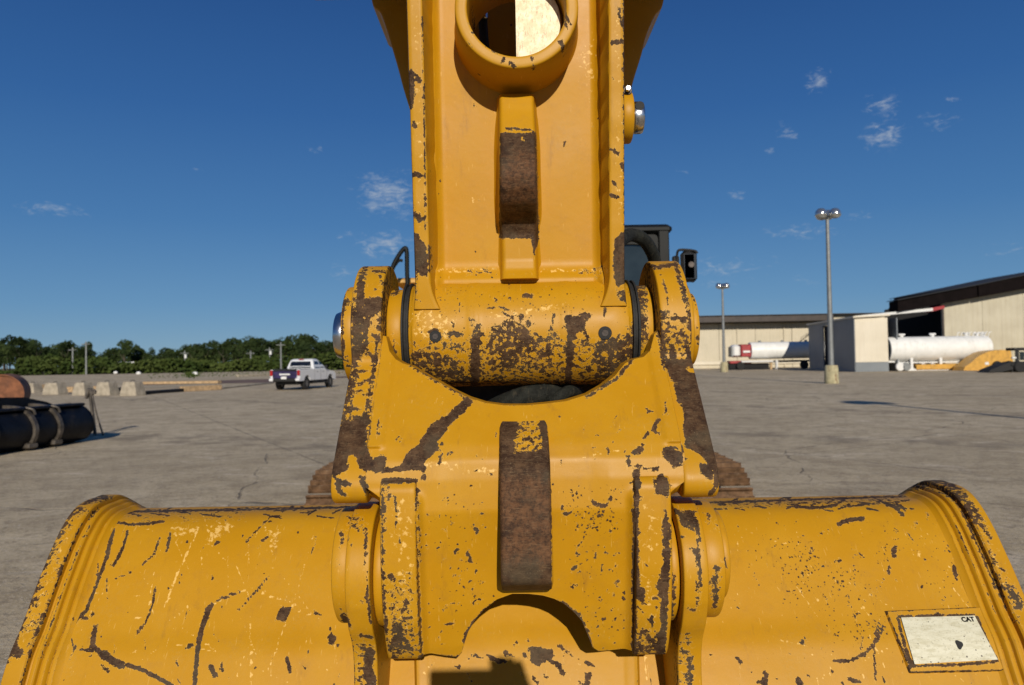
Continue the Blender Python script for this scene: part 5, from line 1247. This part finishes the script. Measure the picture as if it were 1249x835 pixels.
tb = atZ(343, 476)
pk = pickup((tb.x + .75, tb.y + 2.9, 0), R(-9)); pk.scale = (1.07, 1.07, 1.07)

# ---- black bucket with rusty pipe on the left
def black_bucket():
    E = atZ(110, 538.5); L_ = 3.6; dx_, dy_ = math.cos(R(80)), math.sin(R(80))
    root = empty('loader_bucket', (E.x - dx_ * L_ / 2 - .42, E.y - dy_ * L_ / 2 + .07, 0), R(80)); root.scale = (1, 1, .95)
    tag(root, 'large black steel bucket lying on its back with worn ribs and open side up', 'bucket')
    pr = smooth_open([(.95, 1.18), (.55, .92), (.25, .97), (-.18, .92), (-.42, .74), (-.52, .48), (-.44, .22), (-.22, .05), (.2, .0), (.8, .02), (1.2, .25)], 6)[12:]
    ins = list(reversed(outw(pr, -.05 if True else 0)))
    mb = MB(); rows = [[(x, p[0], p[1]) for p in densify(pr + ins, .1)] for x in np.linspace(-L_ / 2, L_ / 2, 10)]
    sh = mb.grid(rows, closed_u=True, cap=True).build('shell', MBB, root, world=False); recalc(sh)
    for s in (-1, 1):
        e = pr + [(1.25, .6), (.62, .93), (.1, .98)]
        mb = MB().grid([[(s * L_ / 2 + dx, p[0], p[1]) for p in e] for dx in (-.03, .03)], closed_u=True, cap=True); o = mb.build('side_plate', MBB, root, world=False); recalc(o)
    # raised back plate with sloping right end
    mb = MB().grid([[(x, y, z) for x, z in ((-1.8, .86), (1.78, .86), (1.35, 1.04), (.7, 1.19), (.0, 1.22), (-1.8, 1.22))] for y in (.35, .40)], closed_u=True, cap=True); o = mb.build('back_plate', MBB, root, world=False); recalc(o)
    mb = MB().box((0, -.22, .95), (L_ * .99, .22, .07), b=.02); mb.build('top_rail', MBB, root, world=False)
    rp = [(p[0], p[1]) for p in pr if p[0] < .3]
    for x in (.75, .05, -.95, -1.45):
        if abs(x) > L_ / 2: continue
        o1 = outw(rp, .07); o2 = outw(rp, -.02)
        mb = MB().grid([[(x + dx + (.10 if False else 0), p[0], p[1]) for p in o1 + list(reversed(o2))] for dx in (-.045, .045)], closed_u=True, cap=True); o = mb.build('rib', MBW, root, world=False, ang=30); recalc(o)
        MB().box((x, -.33, .12), (.28, .34, .14), b=.03).build('rib_foot', MBW, root, world=False)
    for x in (.75, .05):
        mb = MB(); mb.tube([(x, -.30, .98), (x + .06, -.42, .93), (x + .1, -.44, .82)], .03, 8, 5); mb.build('lifting_hook', MBW, root, world=False)
    return root
bb = black_bucket()
# rusty round pipe standing in the bucket
c = atY(1, 478, 17.6)
root = empty('rusty_pipe', (c.x, 17.6, c.z - .05)); rr = .47
mb = MB(); rows = []
for t_, q in ((0, rr - .035), (0, rr), (1, rr), (1, rr - .035)): rows.append([((.0 if t_ == 0 else -1.6) + .02, q * math.sin(a) * 1.0, q * math.cos(a)) for a in [6.2832 * i / 40 for i in range(40)]])
root.rotation_euler = (0, 0, R(-62))
o = mb.grid(rows, closed_u=True, closed_v=True).build('shell', MRUST, root, world=False); recalc(o)
o = MB().cyl((-.06, 0, 0), (-.02, 0, 0), rr - .02, 40).build('end_disc', MRUST, root, world=False)
tag(root, 'rusty round drum end standing in the black bucket', 'drum')
# chain stand: a bent rod thing leaning at the right end of the bucket
q = Vector((atZ(126, 531).x, atZ(126, 531).y, 0)); root = empty('rod_stand', tuple(q))
rodp = [[(q.x, q.y, .0), (atY(118, 505, q.y).x, q.y, atY(118, 505, q.y).z), (atY(112, 478, q.y).x, q.y, atY(112, 478, q.y).z)], [(atY(116, 530, q.y + .1).x, q.y + .1, .02), tuple(atY(110, 480, q.y + .1))], [tuple(atY(105, 486, q.y)), tuple(atY(109, 474, q.y)), tuple(atY(111, 480, q.y))], [tuple(atY(111, 482, q.y)), tuple(atY(116, 476, q.y)), tuple(atY(115, 470 + 10, q.y))]]
for k, p_ in enumerate(rodp): MB().tube(p_, .022 if k < 1 else .045, 7, 4).build('rod', MBW, root)
tag(root, 'thin bent steel rods leaning at the right end of the black bucket', 'steel rods')

# ---- floodlight poles
def lamp_pole(x, y, H, label, scale=1.0):
    root = empty('floodlight_pole', (x, y, 0)); mb = MB()
    rows = [[(q * math.cos(a), q * math.sin(a), z) for a in [6.2832 * i / 20 for i in range(20)]] for z, q in ((0, .40), (.06, .42), (.95, .39), (1.10, .36), (1.12, .10))]
    mb.grid(rows, closed_u=True, cap=True).build('concrete_base', MLB, root, world=False)
    MB().cyl((0, 0, 1.12), (0, 0, H - .25), .17, 16, r2=.10).build('pole', MPOLE, root, world=False)
    MB().box((0, 0, H - .30), (.9, .09, .09), b=.02).build('crossarm', MPOLE, root, world=False)
    MB().box((0, 0, H - .29), (.088, .9, .088), b=.02).build('crossarm', MPOLE, root, world=False)
    first = None
    for (dx, dy) in ((-.42, -.12), (.42, -.12), (-.16, .42), (.20, .42)):
        if first is None:
            rows = [[(q * math.cos(a), q * math.sin(a), z) for a in [6.2832 * i / 22 for i in range(22)]] for z, q in ((.34, .08), (.33, .16), (.27, .24), (.15, .32), (.0, .36), (-.10, .35), (-.14, .31), (-.15, .30))]
            h = MB().grid(rows, closed_u=True, cap=True).build('lamp_head', MLAMP, root, world=False)
            rows = [[(q * math.cos(a), q * math.sin(a), z) for a in [6.2832 * i / 22 for i in range(22)]] for z, q in ((-.152, .30), (-.22, .24), (-.26, .12))]
            MB().grid(rows, closed_u=True, cap=True).build('lens', glass('lamp_lens_' + str(int(x)), (.35, .36, .35)), h, world=False); first = h
        else:
            h = first.copy(); col.objects.link(h); c_ = first.children[0].copy(); col.objects.link(c_); c_.parent = h
        h.parent = root; h.location = (dx, dy, H - .16)
    tag(root, label, 'floodlight pole', 'floodlight poles on the lot'); return root
b1 = atZ(1014.5, 467.5); t1 = atY(1010, 256, b1.y)
lamp_pole(b1.x, b1.y, t1.z - .1, 'tall grey floodlight pole on a stained concrete base in front of the grey shed')
b2 = atZ(883.5, 453.5); t2 = atY(880.5, 346, b2.y)
lamp_pole(b2.x, b2.y, t2.z - .1, 'small far floodlight pole in front of the long tan building')
lamp_pole(15.3, 3.2, 10.2, 'nearest floodlight pole, standing outside the picture on the right, throwing its shadow across the lot')

# ---- long tan building
def quad(px_list, Y): return [atY(a, b, Y) for a, b in px_list]
Yb = 106; bx0 = atY(700, 440, Yb).x; bx1 = atY(1100, 440, Yb).x; zt = 7.35
root = empty('long_building', ((bx0 + bx1) / 2, Yb, 0)); Wd = bx1 - bx0
tag(root, 'long low tan building with dark brown roof edge behind the white tankers', 'building')
n = 9
for i in range(n):
    x0 = -Wd / 2 + Wd * i / n; x1 = -Wd / 2 + Wd * (i + 1) / n
    o = MB().box(((x0 + x1) / 2, 9 + .02 * (i % 3), (zt - 1.0) / 2), (x1 - x0 - .05, 18, zt - 1.0), b=.01).build('wall_panel', MWALL, root, world=False)
MB().box((0, -.10, .75), (Wd, .14, .5), b=.04).build('plinth_band', MSHED, root, world=False)
bs = atY(1010, 440, Yb).x - (bx0 + bx1) / 2
MB().box(((-Wd / 2 + bs) / 2, 8.0, zt - .5), (bs + Wd / 2, 20.6, .80), b=.03).build('roof_edge', MROOF, root, world=False)
MB().box(((Wd / 2 + bs) / 2 + .01, 8.5, zt - .45), (Wd / 2 - bs - .02, 19.6, .96), b=.03).build('roof_edge', MWALL, root, world=False, label='pale cream roof edge')
MB().box((0, 8.0, zt + .03), (Wd, 20.8, .06)).build('roof', MROOF, root, world=False)
for i in range(7):
    x = -Wd / 2 + Wd * (i + .5) / 7
    MB().box((x, -.08, (zt - 1) / 2), (.18, .1, zt - 1.1), b=.02).build('downpipe', MWALL, root, world=False)

# ---- cream-fronted shed, side walls coloured blue-grey for shade
p0 = atZ(1044, 453.5); p1 = atZ(988, 450.3)
hs = atY(1044, 387.5, p0.y).z
root = empty('grey_shed', (p0.x, p0.y, 0))
tag(root, 'metal shed with shade-grey sides, a tall dark doorway and cream front beside the tanks', 'shed')
d = Vector((p1.x - p0.x, p1.y - p0.y)); Ls = d.length; an = math.atan2(d.y, d.x)
fx = atY(1084, 440, p0.y).x - p0.x
def along(t0, t1, z0, z1, name, mat, th=.12, off=0, par=root):
    c_ = d.normalized() * (t0 + t1) / 2; MB().box((c_.x + off, c_.y, (z0 + z1) / 2), (t1 - t0, th, z1 - z0), rz=an, b=.01).build(name, mat, par, world=False)
along(.05, Ls * .40, 0, hs, 'wall', MSHG); along(Ls * .40, Ls * .64, hs - .35, hs, 'lintel', MSHG); along(Ls * .64, Ls, 0, hs, 'wall', MSHG)
along(Ls * .50, Ls * .53, 0, hs - .36, 'door_post', MPOLE, off=.1)
along(Ls * .385, Ls * .655, 0, hs - .36, 'doorway_shade_sheet', MDARK, off=.22)  # near-black sheet standing in for the shade inside the doorway
MB().box((fx / 2, .06, hs / 2 + .45), (fx - .02, .12, hs - .95), b=.01).build('front_wall', MSHED, root, world=False)
MB().box((fx / 2, .05, .46), (fx - .01, .12, .92), b=.01).build('front_low_band', MSHG, root, world=False)  # lower part of the front in the side walls' grey sheet
rt = [(-.25, -.3, hs), (fx + .1, -.3, hs + .15), (d.x + fx + 1, d.y + .3, hs + .15), (d.x - .2, d.y + .3, hs)]
MB().add(rt + [(x, y, z + .16) for x, y, z in rt], [(3, 2, 1, 0), (4, 5, 6, 7), (0, 1, 5, 4), (1, 2, 6, 5), (2, 3, 7, 6), (3, 0, 4, 7)]).build('roof', MSHED, root, world=False, smooth=False)
MB().box((fx + d.x / 2, d.y / 2, hs / 2), (.1, d.y - .4, hs - .1), rz=0).build('wall', MSHG, root, world=False)

# ---- brown-roofed hangar on the right
Yh = 79.0
def hx(px, Y=Yh): return atY(px, 440, Y).x
def hzz(px, py, Y=Yh): return atY(px, py, Y).z
root = empty('hangar', (hx(1170), Yh, 0)); ox = hx(1170)
tag(root, 'large tan sheet metal hangar with deep brown roof edge and wide dark opening', 'hangar')
def pan(px0, px1, pyl, pyr, name, mat, yoff=0, zb=0.0, th=.2):
    x0, x1 = hx(px0) - ox, hx(px1) - ox; z0, z1 = hzz(px0, pyl), hzz(px1, pyr)
    v = [(x0, yoff, zb), (x1, yoff, zb), (x1, yoff, z1), (x0, yoff, z0)]
    v += [(x, y + th, z) for x, y, z in v]
    MB().add(v, [(0, 1, 2, 3), (7, 6, 5, 4), (1, 0, 4, 5), (2, 1, 5, 6), (3, 2, 6, 7), (0, 3, 7, 4)]).build(name, mat, root, world=False, smooth=False)
xs = [1151, 1175, 1200, 1225, 1250, 1280, 1320]
def roofy(px): return 370 - (px - 1150) * (370 - 352) / 99.0
for i in range(len(xs) - 1): pan(xs[i] + (.15 if i else 0), xs[i + 1], roofy(xs[i]) - 1, roofy(xs[i + 1]) - 1, 'wall_panel', MWALL2, yoff=.02 * (i % 2))
pan(1122, 1225, 372, 360, 'opening_shade_sheet', MDARK, yoff=7)  # near-black sheet painted as the shade inside the hangar
pan(1150.4, 1152.6, 373, 373, 'door_post', MROOF, yoff=-.1, th=.1)
# roof fascia, deep, rising to the right
def fas(px0, px1, t0, t1, b0, b1, name, mat, y0, y1):
    v = [(hx(px0) - ox, y0, hzz(px0, b0)), (hx(px1) - ox, y0, hzz(px1, b1)), (hx(px1) - ox, y0, hzz(px1, t1)), (hx(px0) - ox, y0, hzz(px0, t0))]
    v += [(x, y1, z) for x, y, z in v]
    MB().add(v, [(0, 1, 2, 3), (7, 6, 5, 4), (1, 0, 4, 5), (2, 1, 5, 6), (3, 2, 6, 7), (0, 3, 7, 4)]).build(name, mat, root, world=False, smooth=False)
fas(1090, 1186, 367.5, 349, 381, roofy(1186), 'roof_edge', MROOF2, -1.2, .6); fas(1187, 1330, 349, 319.6, roofy(1187), roofy(1330), 'roof_edge', MROOF2, -1.3, 16)
fas(1088, 1186, 366.5, 348.2, 367.4, 349.0, 'roof', MBLK, -1.5, .8); fas(1186, 1330, 348.2, 318.6, 349.0, 319.5, 'roof', MBLK, -1.5, 17)
fas(1128, 1150, 377, 372, 381.5, 376.5, 'door_track', MRED, -.6, -.2)
fas(1040, 1134, 385.5, 376, 388, 379.5, 'gutter', MWHT, -.9, -.6)
# unseen wall added outside the frame to shade the right end
MB().box((hx(1300) - ox, -8, 3.4), (.25, 16, 6.8)).build('shade_wall', MWALL2, root, world=False)

# ---- horizontal tanks
def tank(x0, x1, cy, cz, r_, root, mat=MTANK):
    rows = []; seg = 40
    for x, q in ((x0, r_ * .0), (x0 - .0, r_ * .55), (x0 + .0, r_ - .05), (x0 + .03, r_), (x1 - .12, r_), (x1 - .02, r_ * .93), (x1 + .12, r_ * .6), (x1 + .16, .01)):
        rows.append([(x, cy + max(q, .001) * math.cos(a), cz + max(q, .001) * math.sin(a)) for a in [6.2832 * i / seg for i in range(seg)]])
    o = MB().grid(rows, closed_u=True).build('tank', mat, root, world=False, ang=35); recalc(o); return o
Yt = 72.5
x0 = atY(1080, 425, Yt).x; x1 = atY(1203, 420, Yt).x; zt1 = atY(1085, 411, Yt).z; zt0 = atY(1085, 441, Yt).z
root = empty('white_tank_trailer', ((x0 + x1) / 2, Yt, 0)); hw = (x1 - x0) / 2; rr = (zt1 - zt0) / 2; zc = (zt1 + zt0) / 2
tag(root, 'long white cylindrical tank on a white skid trailer in front of the dark hangar opening', 'tank trailer')
tk = tank(-hw, hw, 0, zc, rr, root)
MB().cyl((-hw - .03, 0, zc), (-hw - .005, 0, zc), rr * .97, 36).build('end_disc', MENDD, tk, world=False)
for k in range(1, 4): 
    x = -hw + 2 * hw * k / 4; rows = [[(x + dx, (rr + .012) * math.cos(a), zc + (rr + .012) * math.sin(a)) for a in [6.2832 * i / 36 for i in range(36)]] for dx in (-.05, .05)]
    MB().grid(rows, closed_u=True).build('weld_band', MTANK, tk, world=False)
for xx in (-hw + 1.6, -hw + 4.6, hw - 1.9, hw - .9, hw - .3):
    mb = MB(); mb.cyl((xx, 0, zc + rr - .05), (xx, 0, zc + rr + .22), .16, 12); mb.cyl((xx - .3, 0, zc + rr + .22), (xx + .3, 0, zc + rr + .22), .10, 8); mb.build('vent_fitting', MWHT, tk, world=False)
mb = MB()
for q in range(9):
    xx = hw - 3.0 + q * .38; mb.tube([(xx, -.3, zc + rr - .1), (xx + .1, -.3, zc + rr + .3), (xx + .32, -.3, zc + rr + .34)], .035, 6, 3)
mb.build('top_piping', MWHT, tk, world=False)['kind'] = 'stuff'
zs = zt0
for xx in (-hw + 2.1, -hw + 4.9, hw - 2.0): 
    for yy in (-.75, .75): MB().box((xx, yy, (zs + .6 + .1) / 2), (.26, .16, zs + .5), b=.02).build('support_leg', MWHT, root, world=False)
for yy in (-.75, .75): MB().box((-.4, yy, .12), (2 * hw - 3.4, .2, .24), b=.03).build('skid_rail', MWHT, root, world=False)
for yy in (-.55, .55): MB().box((-hw - .5, yy * .8, zs + .0), (3.4, .16, .2), rz=-yy * .22, b=.03).build('drawbar', MWHT, root, world=False)
MB().box((.3, 0, zs - .12), (2 * hw - 1, 1.1, .16), b=.03).build('frame_beam', MWHT, root, world=False)
MB().box((-hw - 2.0, 0, zs + .02), (.7, .5, .3), b=.08).build('hitch', MWHT, root, world=False)
mb = MB(); mb.tube([(-hw - 1.5, -.2, zs + .1), (-hw - .6, -.2, zs + .65), (-hw + .1, -.3, zs + .9)], .05, 8, 4); mb.build('brace', MWHT, root, world=False)
mb = MB()
mb.tube([(-hw - 1.0, -.3, zs + .1), (-hw - .9, -.3, zs + .7), (-hw - .4, -.3, zs + .4)], .08, 8, 4); mb.build('brace', MWHT, root, world=False)
for q, xx in enumerate((-hw + .9, -hw + 1.5)):
    MB().cyl((xx, -1.0, .42), (xx, -.72, .42), .40, 20, ch=.05).build('wheel', MWHT if q == 0 else MPOLE, root, world=False)
for q in range(4):
    xx = -hw + 2.4 + q * .45; mb = MB().tube([(xx, -.85, .2), (xx + .3, -.9, .75), (xx + .6, -.85, .3)], .05, 6, 4); mb.build('hose_loop', MWHT if q % 2 else MBLK, root, world=False)
# far tanker with red and white tractor
Yt2 = 92.0
x0 = atY(914, 430, Yt2).x; x1 = atY(1008, 430, Yt2).x; zt1 = atY(935, 417, Yt2).z; zt0 = atY(935, 437.5, Yt2).z
root = empty('white_tanker', ((x0 + x1) / 2, Yt2, 0)); hw = (x1 - x0) / 2; rr = (zt1 - zt0) / 2; zc = (zt1 + zt0) / 2
tag(root, 'far white tanker behind the grey shed with red end and white nose', 'tanker')
tk = tank(-hw, hw, 0, zc, rr, root)
for xx in (-hw + 1.3, -hw + 4.1, -hw + 7): MB().cyl((xx, 0, zc + rr - .05), (xx, 0, zc + rr + .2), .18, 10).build('vent_fitting', MPOLE, tk, world=False)
a = atY(902, 430, Yt2).x - (x0 + x1) / 2; b = atY(914, 430, Yt2).x - (x0 + x1) / 2
MB().box(((a + b) / 2, 0, zc + .02), (b - a, rr * 1.5, rr * 1.5), b=.1).build('red_end', MRED, root, world=False)
MB().box(((a + b) / 2, -rr * .86, zc - .1), ((b - a) * .7, .04, .25)).build('white_stripe', MWHT, root, world=False)
a2 = atY(891, 430, Yt2).x - (x0 + x1) / 2
MB().box(((a2 + a) / 2 - .03, 0, zc + .0), (a - a2 - .1, rr * 1.6, rr * 1.5), b=.25).build('white_nose', MWHT, root, world=False)
MB().box((a2 + .05, 0, zc - .1), (.3, rr * 1.3, rr * 1.2), b=.05).build('nose_end', MPOLE, root, world=False)
MB().box((a2 + 1.0, 0, .95), (2.6, 1.6, .35), b=.06).build('red_frame', MRED, root, world=False)
MB().box((-hw + .6, -.8, 1.0), (3.9, .9, .26), b=.08).build('white_drawbar', MWHT, root, world=False)
MB().box((a2 + 2.0, 0, .45), (5.0, 1.4, .7), b=.08).build('dark_underframe', MDARK, root, world=False)
for q, xx in enumerate((-hw + 2.3, -hw + 3.0)):
    MB().box((xx, -.9, .55), (.25, .3, 1.2), rz=.4 * q, b=.03).build('landing_leg', MTIMB if q == 0 else MWHT, root, world=False)
for q, xx in enumerate((1.6, 2.8, 4.0, a2 + hw * 0 + .9)):
    MB().cyl((xx, -1.15, .5), (xx, -.8, .5), .5, 20, ch=.05).build('wheel', MTYRE, root, world=False)
MB().box((1.0, 0, .98), (2 * hw - 2, 1.2, .25), b=.04).build('chassis', MSTEEL, root, world=False)
mb = MB(); mb.tube([atY(975, 417, Yt2 - 2), atY(983, 411, Yt2 - 2), atY(988, 404, Yt2 - 2)], .05, 6, 3); 
for k in range(4): mb.tube([atY(976 + k * 3, 416 - k * 2, Yt2 - 2), atY(978 + k * 3, 410 - k * 2, Yt2 - 2)], .03, 5, 2)
o = mb.build('stair_rail', MSTEEL, origin=(atY(980, 440, Yt2 - 2).x, Yt2 - 2, 0)); tag(o, 'thin dark stair rail slanting up beside the grey shed', 'stair rail')

# ---- yellow machine and black machine at right
Ym = 70.1; q = atZ(1190, 453.2); xq = atY(1190, 440, Ym).x
root = empty('yellow_trencher', (xq, Ym, 0)); tag(root, 'low yellow arched machine on wheels behind the tank trailer skid', 'machine')
def my(px, py): p = atY(px, py, Ym); return (p.x - xq, p.z)
pr = [my(1168, 451.5), my(1170, 447), my(1176, 443), (my(1184, 436)), my(1193, 430.5), my(1201, 428), my(1214, 426.5), my(1225, 427), my(1226, 433), my(1228, 441), my(1224, 447), my(1210, 450), my(1190, 451.5)]
o = MB().grid([[(x, y, z) for x, z in pr] for y in (-.9, -.88, .9)], closed_u=True, cap=True).build('hood', MPF, root, world=False, ang=30); recalc(o)
a = my(1128, 445); b = my(1172, 451)
MB().box(((a[0] + b[0]) / 2 + .8, 1.9, (a[1] + b[1]) / 2 + .05), (b[0] - a[0] + 1.6, .9, a[1] - b[1]), b=.05).build('boom_arm', MPF, root, world=False)
for px in (1208, 1222):
    x, z = my(px, 449.5); w = MB().cyl((x, -1.12, .42), (x, -.92, .42), .44, 20, ch=.04).build('wheel', MTYRE, root, world=False)
    MB().cyl((x, -1.15, .42), (x, -1.11, .42), .2, 14).build('rim', MRIM, w, world=False)
MB().box((my(1196, 440)[0], -.92, my(1196, 443)[1]), (.35, .04, .25), b=.01).build('access_panel', MWHT, root, world=False)
Yk = 62.0; xk = atY(1240, 440, Yk).x; root = empty('black_skid_loader', (xk, Yk, 0)); tag(root, 'black skid loader with cab frame at the right edge of the picture', 'loader')
def mk(px, py): p = atY(px, py, Yk); return (p.x - xk, p.z)
def kb(px0, px1, y0, y1, name, mat, par=None, d_=1.2, yo=0, b=.04):
    a = mk(px0, y0); c_ = mk(px1, y1); return MB().box(((a[0] + c_[0]) / 2, yo, (a[1] + c_[1]) / 2), (c_[0] - a[0], d_, a[1] - c_[1]), b=b).build(name, mat, par or root, world=False)
bd = kb(1228, 1262, 441, 455, 'chassis', MBLK); kb(1233, 1238, 425.5, 441, 'cab_post', MBLK, d_=.1, yo=-.5, b=.02); kb(1246, 1249, 425.5, 441, 'cab_post', MBLK, d_=.1, yo=-.5, b=.02); kb(1256, 1259, 425.5, 441, 'cab_post', MBLK, d_=.1, yo=.5, b=.02)
kb(1232, 1262, 424, 427, 'cab_roof', MBLK); kb(1239, 1245, 429, 439, 'cab_window', MGLS, d_=.04, yo=-.45, b=.005); kb(1228, 1233, 435, 437.5, 'side_lamp', MWHT, d_=.2, yo=-.6, b=.03)
for px in (1236, 1254):
    x, z = mk(px, 452); MB().cyl((x, -.9, .45), (x, -.6, .45), .46, 20, ch=.06).build('wheel', MTYRE, root, world=False)
a = mk(1199, 458); b = mk(1232, 446)
MB().grid([[(a[0], y, .05), (a[0] + .2, y, .25), (b[0] - .6, y, .8), (b[0], y, .85), (b[0], y, .3), (a[0] + 1, y, .03)] for y in (-.7, .7)], closed_u=True, cap=True).build('front_bucket', MBLK, root, world=False)
kb(1226, 1240, 443, 446, 'lift_arm', MBLK, d_=.15, yo=-.7); kb(1241, 1249, 446, 450, 'grille', MRIM, d_=.04, yo=-.62, b=.01)

for o in bpy.data.objects:
    if '_o' in o: del o['_o']
